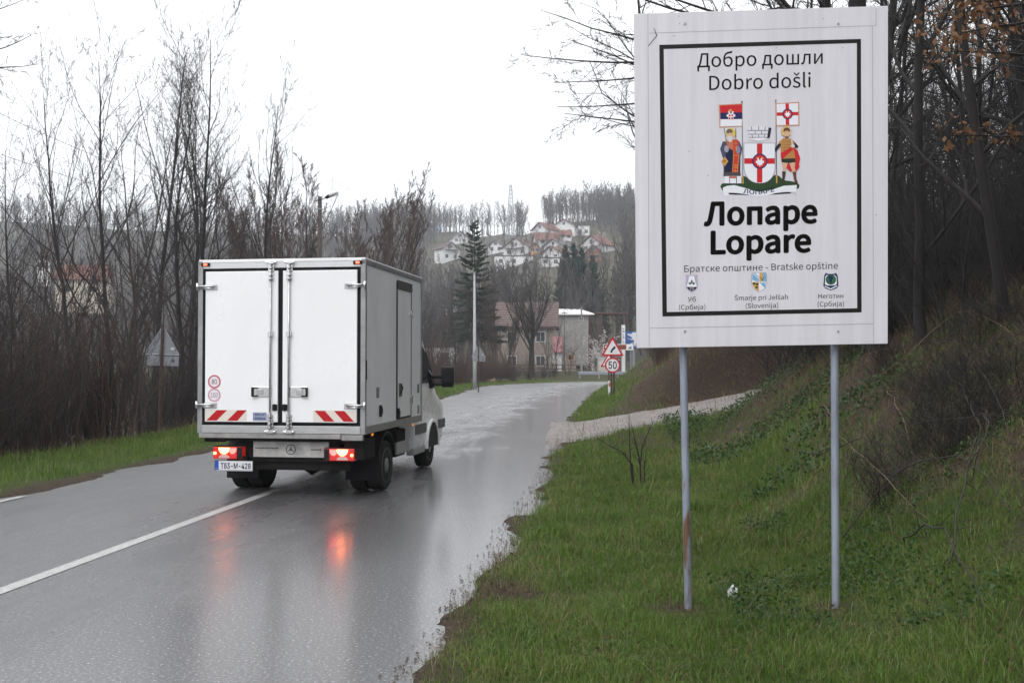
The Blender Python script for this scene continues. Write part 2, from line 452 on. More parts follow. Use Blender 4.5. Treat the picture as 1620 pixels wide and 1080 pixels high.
def axis(dense, grow, lo, hi):
    """coordinates: list of (start, end, step) dense spans, widening steps outside"""
    c = []
    for a, b, s in dense: c += list(np.arange(a, b, s))
    c.append(dense[-1][1])
    s = dense[-1][2]
    while c[-1] < hi: s *= grow; c.append(c[-1] + s)
    s = dense[0][2]
    while c[0] > lo: s *= grow; c.insert(0, c[0] - s)
    return np.array(c)
gx = axis([(-16, -9, .4), (-9, -4, .2), (-4, -1.2, .4), (-1.2, 3.4, .09), (3.4, 9, .22), (9, 20, .5)], 1.13, -700, 700)
gy = axis([(2, 22, .13), (22, 34, .25), (34, 60, .4), (60, 115, .8)], 1.07, -140, 1000)
GX, GY = np.meshgrid(gx, gy)
GZ = land(GX, GY)
NX, NY = len(gx), len(gy)
idx = np.arange(NX * NY).reshape(NY, NX)
GF4 = np.stack([idx[:-1, :-1], idx[:-1, 1:], idx[1:, 1:], idx[1:, :-1]], -1).reshape(-1, 4)

M_ground = bpy.data.materials.new('ground_soil_and_moss'); M_ground.use_nodes = True
n, l = nt(M_ground); p = n['Principled BSDF']; p.inputs['Roughness'].default_value = .9; p.inputs['Specular IOR Level'].default_value = .2
va = n.new('ShaderNodeVertexColor'); va.layer_name = 'cover'; sp = n.new('ShaderNodeSeparateColor'); l.new(va.outputs[0], sp.inputs[0])
tc = n.new('ShaderNodeTexCoord')
def nz(scale, det=5):
    t = n.new('ShaderNodeTexNoise'); t.inputs['Scale'].default_value = scale; t.inputs['Detail'].default_value = det; t.inputs['Roughness'].default_value = .7
    l.new(tc.outputs['Object'], t.inputs['Vector']); return t
def mixc(f, a, b):
    m = n.new('ShaderNodeMix'); m.data_type = 'RGBA'
    for s, v in ((0, f), (6, a), (7, b)):
        if isinstance(v, tuple): m.inputs[s].default_value = (*v, 1)
        elif isinstance(v, float): m.inputs[s].default_value = v
        else: l.new(v, m.inputs[s])
    return m.outputs[2]
def rng_(src, a, b, c=0., d=1.):
    m = n.new('ShaderNodeMapRange'); l.new(src, m.inputs[0])
    for i, v in enumerate((a, b, c, d)): m.inputs[i + 1].default_value = v
    return m.outputs[0]
na, nb, nc = nz(3.0), nz(14.0), nz(70.0)
soil = mixc(rng_(nb.outputs[0], .35, .65), (.035, .025, .018), (.085, .06, .043))
green = mixc(rng_(nc.outputs[0], .3, .7), (.034, .052, .014), (.075, .105, .028))
litter = mixc(rng_(nb.outputs[0], .35, .65), (.020, .015, .012), (.060, .040, .028))
meadow = mixc(rng_(nz(.06).outputs[0], .42, .58), (.05, .044, .034), (.075, .072, .042))
c1 = mixc(sp.outputs[0], soil, green); c2 = mixc(sp.outputs[1], c1, litter); c3 = mixc(sp.outputs[2], c2, meadow)
l.new(c3, p.inputs['Base Color'])
bp = n.new('ShaderNodeBump'); bp.inputs['Strength'].default_value = .8; bp.inputs['Distance'].default_value = .05
l.new(nc.outputs[0], bp.inputs['Height']); l.new(bp.outputs[0], p.inputs['Normal'])

def cover(x, y):
    """grass, litter, far meadow"""
    sr, sl = road_s(x, y)
    n1 = fbm(x, y, 2.2, 31); n2 = fbm(x, y, .7, 41)
    q = sr - np.where(y < 28, 2.75, .4)
    g_r = sstep(.05, .55, sr) * (1 - sstep(.2, 1.9, q + (n1 - .5) * 2.6)) * sstep(.12, .30, n2 * .55 + n1 * .45)
    g_r = np.maximum(g_r, .26 * sstep(.5, .72, n1) * (sr > 0) * (sr < 10))
    # brown hollow before the drive
    hol = np.exp(-(((x - 3.1) / 1.5) ** 2 + ((y - 21.5) / 2.6) ** 2)); g_r = g_r * (1 - .8 * hol)
    _, out, _ = drive(x, y); g_r = g_r * np.where((out < .05) & (x < 13), 0, 1)
    far_br = np.exp(-(((x - 5.2) / 1.6) ** 2 + ((y - 34) / 2.0) ** 2)); g_r *= (1 - .7 * far_br)
    for bx_, by_ in ((1.29, 7.32), (2.33, 7.26)): g_r = g_r * (1 - .95 * np.exp(-(((x - bx_ + .08) / .24) ** 2 + ((y - by_) / .2) ** 2)))
    g_l = sstep(.1, .5, sl) * (1 - sstep(2.8, 3.8, sl + (n1 - .5) * .8))
    g_l = np.where(y > 100, np.maximum(g_l, .6), g_l)
    g = np.where(sr > 0, g_r, g_l)
    lit = np.where(sr > 0, sstep(1.5, 4, q + (n1 - .5) * 3), sstep(2.4, 3.4, sl)) * (1 - g)
    far = sstep(120, 180, np.hypot(x, y))
    return np.clip(g, 0, 1), np.clip(lit, 0, 1), far
me = np_mesh('ground', np.stack([GX.ravel(), GY.ravel(), GZ.ravel()], 1), GF4, M_ground, smooth=True)
cg, clt, cf = cover(GX.ravel(), GY.ravel())
ca = me.color_attributes.new('cover', 'FLOAT_COLOR', 'POINT')
ca.data.foreach_set('color', np.stack([cg, clt, cf, np.ones_like(cg)], 1).astype(np.float32).ravel())
tag(link('ground', me), 'grassy verges, wooded bank and hills around the road', 'ground', kind='structure')

# ------------------------------------------------------------------ road
M_road = bpy.data.materials.new('wet_asphalt'); M_road.use_nodes = True
n, l = nt(M_road); p = n['Principled BSDF']; tc = n.new('ShaderNodeTexCoord')
uv = n.new('ShaderNodeAttribute'); uv.attribute_name = 'along'          # (across, along) in metres
def nzv(vec, scale, sx=1, sy=1, det=5, ro=.65):
    mp = n.new('ShaderNodeMapping'); mp.inputs['Scale'].default_value = (sx, sy, 1); l.new(vec, mp.inputs[0])
    t = n.new('ShaderNodeTexNoise'); t.inputs['Scale'].default_value = scale; t.inputs['Detail'].default_value = det; t.inputs['Roughness'].default_value = ro
    l.new(mp.outputs[0], t.inputs['Vector']); return t.outputs[0]
V_ = uv.outputs['Vector']
agg = nzv(V_, 44, det=4, ro=.8); agg2 = nzv(V_, 26, det=3)
streak = nzv(V_, 2.6, 1.0, .13, 4); patch = nzv(V_, .55, 1, .55, 5); ripple = nzv(V_, 3, 1, .3, 2)
base = mixc(rng_(agg, .36, .66), (.022, .022, .024), (.15, .15, .157))
base = mixc(rng_(patch, .38, .62, 0., .5), base, (.06, .06, .064))
sep = n.new('ShaderNodeSeparateXYZ'); l.new(V_, sep.inputs[0])
stone_glints = rng_(agg, .60, .65)  # bright glints on the wet aggregate, painted into the base colour
base = mixc(stone_glints, base, (.55, .55, .56))
l.new(base, p.inputs['Base Color'])
p.inputs['Roughness'].default_value = .5
# the film of water: thicker in the wheel tracks and along the right edge
wet = n.new('ShaderNodeMath'); wet.operation = 'MULTIPLY_ADD'; wet.inputs[1].default_value = .75
l.new(streak, wet.inputs[0]); l.new(rng_(patch, .3, .7, 0., .5), wet.inputs[2])
lane = n.new('ShaderNodeMath'); lane.operation = 'ADD'; l.new(rng_(sep.outputs[0], -2.6, .6, -.22, .12), lane.inputs[0]); l.new(rng_(sep.outputs[0], .9, 2.6, 0., .5), lane.inputs[1])
edgew = lane.outputs[0]
wet2 = n.new('ShaderNodeMath'); wet2.operation = 'ADD'; l.new(wet.outputs[0], wet2.inputs[0]); l.new(edgew, wet2.inputs[1])
l.new(rng_(wet2.outputs[0], .35, .85, .45, 1.), p.inputs['Coat Weight'])
l.new(rng_(wet2.outputs[0], .36, 1.05, .42, .16), p.inputs['Coat Roughness'])
p.inputs['Coat IOR'].default_value = 1.42
bp = n.new('ShaderNodeBump'); bp.inputs['Strength'].default_value = .7; bp.inputs['Distance'].default_value = .006; l.new(agg, bp.inputs['Height'])
l.new(bp.outputs[0], p.inputs['Normal'])
hs = n.new('ShaderNodeMath'); hs.operation = 'MULTIPLY_ADD'; hs.inputs[1].default_value = 1.2; l.new(agg, hs.inputs[0]); l.new(ripple, hs.inputs[2])
bp2 = n.new('ShaderNodeBump'); bp2.inputs['Strength'].default_value = .16; bp2.inputs['Distance'].default_value = .02; l.new(hs.outputs[0], bp2.inputs['Height'])
l.new(rng_(wet2.outputs[0], .4, 1.05, .15, .02), bp2.inputs['Strength']); l.new(bp2.outputs[0], p.inputs['Coat Normal'])

cum = np.concatenate([[0], np.cumsum(np.linalg.norm(np.diff(CP, axis=0), axis=1))])
ARC0 = float(np.interp(0, CP[:, 1], cum))
def strip(name, o0, o1, z, i0=0, i1=None, nacross=2, m=None, parent=None, crown=0.0, zf=None):
    I = np.arange(i0, len(CP) if i1 is None else i1)
    rows = []; uvs = []
    for k in range(nacross):
        f = k / (nacross - 1); o = (o0[I] if hasattr(o0, '__len__') else o0) * (1 - f) + (o1[I] if hasattr(o1, '__len__') else o1) * f
        o = o * np.ones(len(I))
        P = CP[I] + CN[I] * o[:, None]
        zz = z + crown * (1 - (o / 3.5) ** 2).clip(0, 1)
        rows.append(np.column_stack([P, zz])); uvs.append(np.column_stack([o, cum[I] - ARC0, 0 * o]))
    V = np.stack(rows, 1).reshape(-1, 3); U = np.stack(uvs, 1).reshape(-1, 3)
    ix = np.arange(len(V)).reshape(len(I), nacross)
    F = np.stack([ix[:-1, :-1], ix[:-1, 1:], ix[1:, 1:], ix[1:, :-1]], -1).reshape(-1, 4)
    me = np_mesh(name, V, F, m, smooth=True)
    a = me.attributes.new('along', 'FLOAT_VECTOR', 'POINT'); a.data.foreach_set('vector', U.astype(np.float32).ravel())
    return link(name, me, parent)
road = strip('road', -LOFF - .35, RH + .35, 0.0, nacross=15, m=M_road, crown=.05)
tag(road, 'wet grey asphalt road curving to the right', 'road', kind='structure')
M_line = mat('worn_white_paint', (.52, .52, .51), .42, noise=.3, nscale=14, bump=.4, bscale=120, coat=.35)
def idx_at(y): return int(np.argmin(abs(CP[:, 1] - y) + (CP[:, 0] > 15) * 100))
strip('lane_marking', -.07, .07, .0545, idx_at(-8), idx_at(30), m=M_line, parent=road)
for a, b in ((33, 36.5), (40, 43.5), (47.5, 51), (56, 60), (66, 70)):
    strip('lane_marking', -.07, .07, .0545, idx_at(a), idx_at(b), m=M_line, parent=road)
strip('lane_marking', -3.32, -3.2, .018, idx_at(12.3), idx_at(13.6), m=M_line, parent=road)

# gravel drive
M_gravel = bpy.data.materials.new('pale_gravel'); M_gravel.use_nodes = True
n, l = nt(M_gravel); p = n['Principled BSDF']; p.inputs['Roughness'].default_value = .8; tc = n.new('ShaderNodeTexCoord')
vo = n.new('ShaderNodeTexVoronoi'); vo.inputs['Scale'].default_value = 18; l.new(tc.outputs['Object'], vo.inputs['Vector'])
nn = nz(2.0)
gcol = mixc(rng_(vo.outputs['Color'], .1, .9), (.13, .118, .112), (.29, .262, .25)); gcol = mixc(rng_(nn.outputs[0], .42, .7, 0., .5), gcol, (.13, .105, .09))
l.new(gcol, p.inputs['Base Color'])
bp = n.new('ShaderNodeBump'); bp.inputs['Strength'].default_value = .9; bp.inputs['Distance'].default_value = .03; l.new(vo.outputs['Distance'], bp.inputs['Height']); l.new(bp.outputs[0], p.inputs['Normal'])
U, W = 60, 14
rows = []
rr = np.random.default_rng(4)
for i in range(U):
    t = i / (U - 1) * (len(GN) - 1)
    a = np.array([np.interp(t, range(len(GN)), GN[:, k]) for k in range(3)]); b = np.array([np.interp(t, range(len(GF)), GF[:, k]) for k in range(3)])
    for j in range(W):
        f = j / (W - 1); q = a * (1 - f) + b * f
        rows.append((q[0] + rr.normal(0, .02), q[1] + (rr.normal(0, .12) if j in (0, W - 1) else 0), q[2] + .075 + .03 * math.sin(f * math.pi) - (.14 if j in (0, W - 1) else 0) + rr.normal(0, .012)))
ix = np.arange(U * W).reshape(U, W)
dr = link('gravel_path', np_mesh('gravel_path', rows, np.stack([ix[:-1, :-1], ix[1:, :-1], ix[1:, 1:], ix[:-1, 1:]], -1).reshape(-1, 4), M_gravel, True))
tag(dr, 'pale gravel drive climbing from the road past the bank', 'path', kind='structure')

# back street beyond the bend
sx = np.linspace(-60, 60, 40); V = []
for x in sx:
    for y in (113.0, 120.0): V.append((x, y, gz(x, y) + .06))
ix = np.arange(80).reshape(40, 2)
bs = link('side_street', np_mesh('side_street', V, np.stack([ix[:-1, 0], ix[1:, 0], ix[1:, 1], ix[:-1, 1]], -1), mat('pale_wet_asphalt', (.12, .12, .125), .25, noise=.3, nscale=1)))
tag(bs, 'pale back street running across behind the bend', 'street', kind='structure')

exec_marker = 'objects'

# ------------------------------------------------------------------ welcome sign
def build_sign():
    baseL = np.array(at(1090, 968, 7.32)); baseR = np.array(at(1322, 960, 7.26))
    zl, zr = gz(baseL[0], baseL[1]), gz(baseR[0], baseR[1])
    print('sign base', baseL, zl, baseR, zr)
    root = empty('welcome_sign', ((baseL[0] + baseR[0]) / 2, (baseL[1] + baseR[1]) / 2, min(zl, zr)))
    tag(root, 'big pale welcome board with black border and coat of arms on two posts', 'sign')
    O = np.array(root.location)
    # the board's plane, its right side a little nearer
    nrm = np.array([-.045, -1, 0.0]); nrm /= np.linalg.norm(nrm); P0 = np.array([1.8, 7.25, 3.0])
    def on(px, py, lift=0.0):
        d = ray(px, py); c = np.array([0, 0, CAM_H]); t = np.dot(P0 - c, nrm) / np.dot(d, nrm)
        return c + d * t + nrm * lift - O
    def slope(py): return -.033 + (py - 15) / 532 * .0155
    cor = [(1003, 22), (1405, 9.5), (1404.5, 543.5), (1007.5, 550.5)]
    th = .035
    b = B(); f = [on(*c) for c in cor]; k = [on(*c, lift=-th) for c in cor]
    b.add(f + k, [(0, 1, 2, 3), (7, 6, 5, 4), (0, 4, 5, 1), (1, 5, 6, 2), (2, 6, 7, 3), (3, 7, 4, 0)])
    M_board = mat('sign_board', (.68, .67, .72), .42, noise=.14, nscale=1.6, stretch=(7, 1, .4))
    n, l = nt(M_board); pb = n['Principled BSDF']
    b.build('panel', M_board, root, bevel=.003)
    # sheet seams
    seam = Print(on, .0004, .0001); g = (.36, .36, .40)
    for p, q in (((1027, 53), (1386, 41)), ((1386, 14), (1386, 41)), ((1025, 22), (1027, 548)), ((1380, 41), (1382, 543)), ((1029, 519), (1382, 512))):
        seam.line(p, q, .9, g)
    seam.poly([(1035, 45), (1040, 57), (1026, 74), (1025, 73), (1038, 57), (1034, 45)], (.12, .12, .13))
    for sx, sy in ((1075, 38), (1074, 26), (1228, 76), (1333, 76), (1066, 57), (1090, 240), (1120, 278), (1302, 30), (1386, 340)):
        seam.ell(sx, sy, .8, .8, (.14, .14, .15), n=8)
    seam.build('seam', root)
    for px_ in (1083.5, 1326):
        for py_ in (38, 524):
            a = on(px_, py_, 0); c = on(px_, py_, .006); B().tube([a, c], .008, 8).build('bolt', M_galv, root)
    # black border: a ring of four mitred bars with rounded corners
    ink = (.012, .011, .012)
    bo = Print(on, .001, .0002)
    o = [(1043, 71.5), (1362, 62), (1363, 494), (1048, 500.5)]; i_ = [(1050, 78), (1355.5, 68.5), (1356, 487.5), (1055, 493.5)]
    for a in range(4):
        c = (a + 1) % 4; bo.poly([o[a], o[c], i_[c], i_[a]], ink, 0)
    bo.build('border', root)
    # lettering
    def line(s, x0, x1, base, cap, kind='humanist', bold=0.0):
        V, F = text_geo(s, kind, bold)
        pr = Print(on, .001, .0002)
        V = [(x0 + v[0] * (x1 - x0), base + slope(base) * (x0 + v[0] * (x1 - x0) - 1204) - v[1] * cap) for v in V]
        pr.tris(V, F, ink); pr.build('lettering', root)
    line('Добро дошли', 1103, 1301.5, 104, 22, bold=.004)
    line('Dobro došli', 1122, 1282.5, 140.5, 22.3, bold=.004)
    line('Лопаре', 1113, 1293.5, 354, 35, bold=.052)
    line('Lopare', 1124, 1283.5, 399.5, 34.5, bold=.052)
    line('Братске општине - Bratske opštine', 1082.5, 1325.5, 427.8, 10.3)
    for s, a, c, y in (('Уб', 1088, 1101, 475), ('(Србија)', 1074, 1116, 487.3), ('Šmarje pri Jelšah', 1162, 1246.5, 474.3), ('(Slovenija)', 1179.5, 1231, 487),
                       ('Неготин', 1294.5, 1334, 474), ('(Србија)', 1293.5, 1335, 486.5)):
        line(s, a, c, y, 7.4, 'humanist')
    # coat of arms
    E = Print(lambda u, v, h: on(1130 + u * .1574, 150 + v * .1574, h), .0008, .00006)
    red, navy, white, gold, green, dark = srgb(196, 40, 48), srgb(38, 42, 88), srgb(226, 228, 236), srgb(196, 150, 84), srgb(44, 70, 44), srgb(40, 38, 44)
    skin, brown, pale, black = srgb(206, 170, 140), srgb(112, 78, 58), srgb(214, 190, 130), srgb(26, 24, 28)
    def eagle(cx, cy, r):
        pts = []
        for a, q in ((-.5, -.75), (-.25, -.85), (-.12, -.4), (.12, -.4), (.25, -.85), (.5, -.75), (.42, -.3), (.8, -.2), (.75, .2), (.45, .25), (.5, .6), (.15, .55), (0, .95), (-.15, .55), (-.5, .6), (-.45, .25), (-.75, .2), (-.8, -.2), (-.42, -.3)):
            pts.append((cx + a * r, cy + q * r))
        E.poly(pts, white)
    # hillock and ribbon
    E.poly([(60, 925), (75, 895), (120, 885), (200, 880), (255, 850), (290, 812), (350, 840), (458, 880), (560, 845), (610, 805), (650, 815), (700, 860), (770, 868), (830, 882), (858, 908), (850, 940), (800, 960), (600, 985), (450, 985), (200, 985), (80, 960)], green)
    E.poly([(140, 985), (460, 1000), (770, 975), (770, 992), (460, 1012), (140, 1002)], dark)
    E.poly([(85, 935), (130, 915), (200, 908), (300, 935), (450, 978), (600, 948), (700, 915), (830, 907), (822, 985), (760, 978), (700, 975), (610, 990), (530, 1014), (460, 1020), (380, 1014), (320, 1000), (200, 985), (140, 985), (95, 1003)], white)
    E.poly([(98, 990), (150, 990), (140, 1018), (100, 1016)], white); E.poly([(770, 975), (822, 975), (818, 1022), (812, 996), (770, 992)], srgb(190, 192, 200))
    V, F = text_geo('ЛОПАРЕ', 'humanist', .03)
    E.tris([(290 + v[0] * 315, 998 - 44 * v[1] + 22 * math.sin(math.pi * v[0]) - 12 - 16 * v[0]) for v in V], F, navy)
    # flag poles
    E.line((278, 70), (288, 890), 9, srgb(120, 118, 124)); E.line((286, 815), (288, 895), 13, gold); E.ell(278, 76, 8, 14, brown)
    E.line((618, 55), (627, 890), 9, srgb(90, 88, 94)); E.line((626, 810), (627, 890), 13, gold); E.ell(618, 62, 6, 14, brown)
    # left flag
    E.poly([(45, 102), (278, 90), (285, 322), (52, 332)], srgb(190, 140, 110)); E.poly([(56, 110), (277, 98), (279, 178), (60, 182)], red)
    E.poly([(60, 182), (279, 178), (280, 246), (62, 248)], navy); E.poly([(62, 248), (280, 246), (274, 314), (60, 320)], white)
    eagle(167, 212, 55); E.ell(160, 158, 18, 12, gold); E.rect(145, 200, 190, 250, red); E.line((167, 200), (167, 250), 8, white); E.line((145, 224), (190, 224), 8, white)
    # right flag
    E.poly([(614, 90), (852, 73), (855, 312), (618, 320)], srgb(190, 140, 110)); E.poly([(625, 97), (842, 86), (844, 302), (628, 308)], white)
    E.poly([(714, 92), (750, 90), (753, 304), (718, 305)], red); E.poly([(627, 180), (843, 174), (844, 209), (628, 214)], red)
    E.ell(736, 196, 53, 53, navy); E.ell(736, 196, 43, 43, red); eagle(736, 198, 36)
    # mural crown
    E.poly([(328, 330), (400, 315), (500, 313), (572, 335), (556, 435), (500, 462), (430, 468), (350, 452)], srgb(214, 214, 222)); E.poly([(545, 330), (574, 336), (556, 436), (530, 440)], dark)
    E.ell(460, 446, 62, 14, white)
    for a, c in (((330, 362), (565, 362)), ((338, 398), (552, 398)), ((346, 430), (540, 430)), ((372, 320), (376, 362)), ((446, 316), (446, 362)), ((512, 318), (508, 362)), ((408, 362), (412, 398)), ((476, 362), (476, 398)), ((378, 398), (384, 430)), ((444, 398), (446, 430)), ((505, 398), (500, 430))):
        E.line(a, c, 5, dark, 1)
    # shield
    def shield(g):
        pts = [(300 - g, 490 - g), (608 + g, 490 - g)]
        for i in range(13):
            t = i / 12; pts.append((608 + g - (t ** 2.0) * 150 * 1.0, 720 + math.sin(t * math.pi / 2) * (168 + g)))
        for i in range(12, -1, -1):
            t = i / 12; pts.append((300 - g + (t ** 2.0) * 158, 720 + math.sin(t * math.pi / 2) * (168 + g)))
        return pts
    E.poly(shield(5), srgb(120, 118, 124)); E.poly(shield(0), white)
    E.rect(428, 492, 482, 884, red); E.rect(302, 640, 607, 696, red)
    E.ell(457, 670, 77, 77, navy); E.ell(457, 670, 64, 64, red); eagle(457, 678, 52); E.line((420, 640), (445, 632), 7, gold); E.line((470, 632), (496, 640), 7, gold)
    # bishop, left
    E.ell(165, 385, 50, 50, srgb(206, 190, 96)); E.poly([(85, 470), (250, 470), (282, 540), (262, 620), (258, 810), (95, 815), (88, 640), (58, 545)], srgb(74, 76, 104))
    E.poly([(112, 540), (205, 540), (250, 640), (255, 810), (92, 812), (118, 640)], srgb(28, 34, 62)); E.poly([(135, 450), (225, 450), (238, 520), (180, 560), (130, 520)], srgb(188, 110, 84))
    E.poly([(190, 450), (240, 455), (250, 600), (236, 808), (175, 802), (190, 640)], srgb(196, 60, 44)); E.line((195, 560), (182, 800), 6, gold); E.line((246, 600), (232, 805), 6, gold)
    for y in (490, 610, 705, 720, 735, 770): E.line((200, y), (232, y), 6, gold, 0)
    E.line((208, 750), (208, 792), 6, gold); E.ell(152, 372, 32, 26, srgb(110, 92, 84)); E.ell(158, 415, 28, 32, skin); E.poly([(132, 418), (186, 418), (176, 470), (158, 478), (140, 470)], srgb(206, 204, 208))
    E.ell(122, 545, 24, 36, srgb(150, 150, 176)); E.ell(238, 555, 24, 40, srgb(130, 126, 150)); E.line((122, 450), (128, 560), 9, gold); E.line((213, 450), (220, 560), 9, gold)
    E.line((98, 338), (128, 520), 6, brown); E.line((214, 338), (216, 520), 6, brown); E.poly([(105, 625), (140, 670), (105, 720), (66, 672)], gold); E.ell(100, 668, 14, 14, srgb(160, 100, 50))
    E.poly([(92, 780), (262, 780), (265, 818), (90, 822)], srgb(78, 70, 72)); E.rect(102, 820, 272, 892, white); E.rect(150, 822, 218, 842, srgb(190, 90, 70)); E.rect(148, 822, 154, 890, srgb(90, 70, 110)); E.rect(218, 822, 226, 890, srgb(90, 70, 110))
    # soldier saint, right
    E.ell(723, 372, 53, 53, pale); E.ring(723, 372, 49, 54, gold, 20); E.poly([(665, 500), (790, 525), (835, 560), (862, 640), (850, 700), (855, 725), (820, 775), (790, 760), (765, 775), (715, 725), (735, 690), (670, 640)], red)
    E.poly([(645, 480), (690, 440), (765, 442), (815, 480), (795, 540), (815, 655), (675, 655), (670, 530)], srgb(178, 130, 76)); E.poly([(665, 590), (785, 520), (800, 545), (690, 645), (668, 640)], red)
    for y in (470, 500, 530, 560): E.line((690, y), (770, y + 4), 4, srgb(120, 84, 50), 0)
    E.poly([(645, 490), (672, 500), (650, 535), (612, 578), (606, 545)], dark); E.poly([(805, 478), (845, 520), (835, 536), (790, 530), (800, 505)], dark)
    E.poly([(672, 645), (812, 640), (815, 680), (740, 690), (675, 682)], srgb(44, 50, 40)); E.poly([(676, 682), (738, 688), (722, 735), (712, 780), (684, 778), (690, 735)], skin); E.poly([(752, 688), (812, 680), (806, 735), (818, 778), (786, 780)], skin)
    E.poly([(680, 772), (718, 774), (706, 850), (702, 885), (676, 885), (682, 840)], srgb(66, 54, 46)); E.poly([(786, 778), (820, 774), (824, 850), (840, 884), (815, 894), (802, 860)], srgb(96, 64, 46))
    E.ell(726, 362, 34, 30, srgb(100, 64, 46)); E.ell(726, 398, 27, 36, skin); E.ell(726, 430, 18, 12, srgb(120, 84, 64)); E.line((766, 340), (784, 530), 11, srgb(200, 204, 212)); E.ell(788, 518, 20, 18, srgb(206, 196, 196)); E.line((672, 372), (776, 368), 5, gold)
    E.build('coat_of_arms', root)
    # three small crests of the twin towns
    def crest(fn):
        C = Print(lambda u, v, h: on(1060 + u * .179, 420 + v * .179, h), .0008, .00012); fn(C); C.build('crest', root)
    def c1(C):
        C.poly([(135, 80), (165, 84), (215, 84), (247, 80), (242, 110), (248, 160), (246, 195), (225, 222), (192, 238), (160, 222), (138, 195), (136, 160), (142, 110)], srgb(176, 166, 190))
        C.poly([(170, 92), (212, 92), (222, 140), (240, 188), (145, 188), (160, 140)], white); C.poly([(146, 190), (240, 190), (222, 212), (192, 227), (164, 212)], black)
        C.ell(192, 142, 8, 14, green); C.ell(176, 158, 12, 9, green); C.ell(208, 158, 12, 9, green)
        V, F = text_geo('УБ', 'humanist', .06); C.tris([(172 + v[0] * 42, 214 - v[1] * 20) for v in V], F, white)
    def c2(C):
        def sh(g): return [(735 - g, 64 - g), (840 + g, 64 - g), (853 + g, 78), (853 + g, 160), (835, 205 + g), (788, 232 + g), (740, 205 + g), (722 - g, 160), (722 - g, 78)]
        bl, oc = srgb(120, 168, 206), srgb(206, 160, 90)
        C.poly(sh(3), srgb(90, 80, 96)); C.poly(sh(0), white); C.rect(789, 66, 820, 142, oc); C.poly([(820, 66), (840, 66), (851, 80), (851, 142), (820, 142)], bl)
        C.poly([(724, 146), (786, 146), (786, 228), (745, 203), (726, 165)], oc)
        for i in range(4):
            C.poly([(725, 80 + i * 18), (735, 72 + i * 18), (786, 122 + i * 12), (786, 132 + i * 8), (725 + (i > 2) * 30, 90 + i * 18)] if i < 3 else [(740, 66), (752, 66), (786, 100), (786, 112)], bl)
            C.poly([(790 + i * 15, 148), (799 + i * 15, 148), (848 - i * 2, 196 - i * 12), (842 - i * 2, 204 - i * 12)], bl)
        C.line((800, 100), (815, 130), 5, dark); C.line((815, 130), (832, 100), 5, dark)
        for q in ((742, 160), (768, 165), (764, 192)): C.ell(*q, 12, 10, green)
    def c3(C):
        nv = srgb(36, 46, 88)
        C.poly([(1375, 66), (1400, 74), (1440, 74), (1468, 66), (1482, 90), (1488, 180), (1470, 202), (1420, 220), (1372, 202), (1354, 180), (1362, 90)], nv)
        C.poly([(1385, 84), (1455, 84), (1470, 100), (1474, 166), (1450, 176), (1390, 176), (1368, 166), (1372, 100)], white); C.ell(1421, 124, 44, 44, srgb(52, 110, 66))
        C.ring(1421, 124, 40, 46, dark, 24); C.ell(1421, 108, 22, 16, nv); C.ell(1421, 132, 14, 24, nv)
        C.poly([(1364, 178), (1420, 202), (1478, 174), (1474, 186), (1420, 212), (1370, 190)], white)
    for fn in (c1, c2, c3): crest(fn)
    # posts and the back rails that carry the board
    M_post = mat('sign_post', (.30, .34, .42), .5, .25, noise=.35, nscale=5, col2=(.20, .22, .27), stretch=(1, 1, .4))
    n, l = nt(M_post); pb = n['Principled BSDF']; old = pb.inputs['Base Color'].links[0].from_socket
    tc = n.new('ShaderNodeTexCoord'); mp = n.new('ShaderNodeMapping'); mp.inputs['Scale'].default_value = (14, 14, 2.2); l.new(tc.outputs['Object'], mp.inputs[0]); t = n.new('ShaderNodeTexNoise'); t.inputs['Scale'].default_value = 1.0; t.inputs['Detail'].default_value = 4; l.new(mp.outputs[0], t.inputs['Vector'])
    mr = n.new('ShaderNodeMapRange'); mr.inputs[1].default_value = .60; mr.inputs[2].default_value = .68; l.new(t.outputs[0], mr.inputs[0]); mx = n.new('ShaderNodeMix'); mx.data_type = 'RGBA'; l.new(mr.outputs[0], mx.inputs[0]); l.new(old, mx.inputs[6]); mx.inputs[7].default_value = (.14, .075, .045, 1); l.new(mx.outputs[2], pb.inputs['Base Color'])
    for (tx, ty), bs_, zg in (((1083.5, 560), baseL, zl), ((1326, 552), baseR, zr)):
        top = on(tx, 60, -.06 - th); lo = np.array(bs_) - O; lo[2] = zg - .25 - O[2]
        mid = on(tx, ty, -.06 - th)
        d = (mid - lo) / (mid[2] - lo[2]); topp = lo + d * (top[2] - lo[2])
        b = B().tube([lo, lo + d * .9, mid, topp], .0275, 14)
        b.build('post', M_post, root, smooth=False)
        for q in b.v: pass
    for py in (120, 470):
        B().add([on(1015, py, -th - .002), on(1395, py - 9, -th - .002), on(1395, py + 2, -th - .002), on(1015, py + 11, -th - .002),
                 on(1015, py, -th - .03), on(1395, py - 9, -th - .03), on(1395, py + 2, -th - .03), on(1015, py + 11, -th - .03)],
                [(0, 1, 2, 3), (7, 6, 5, 4), (0, 4, 5, 1), (1, 5, 6, 2), (2, 6, 7, 3), (3, 7, 4, 0)]).build('rail', M_galv, root)
    return root
build_sign()

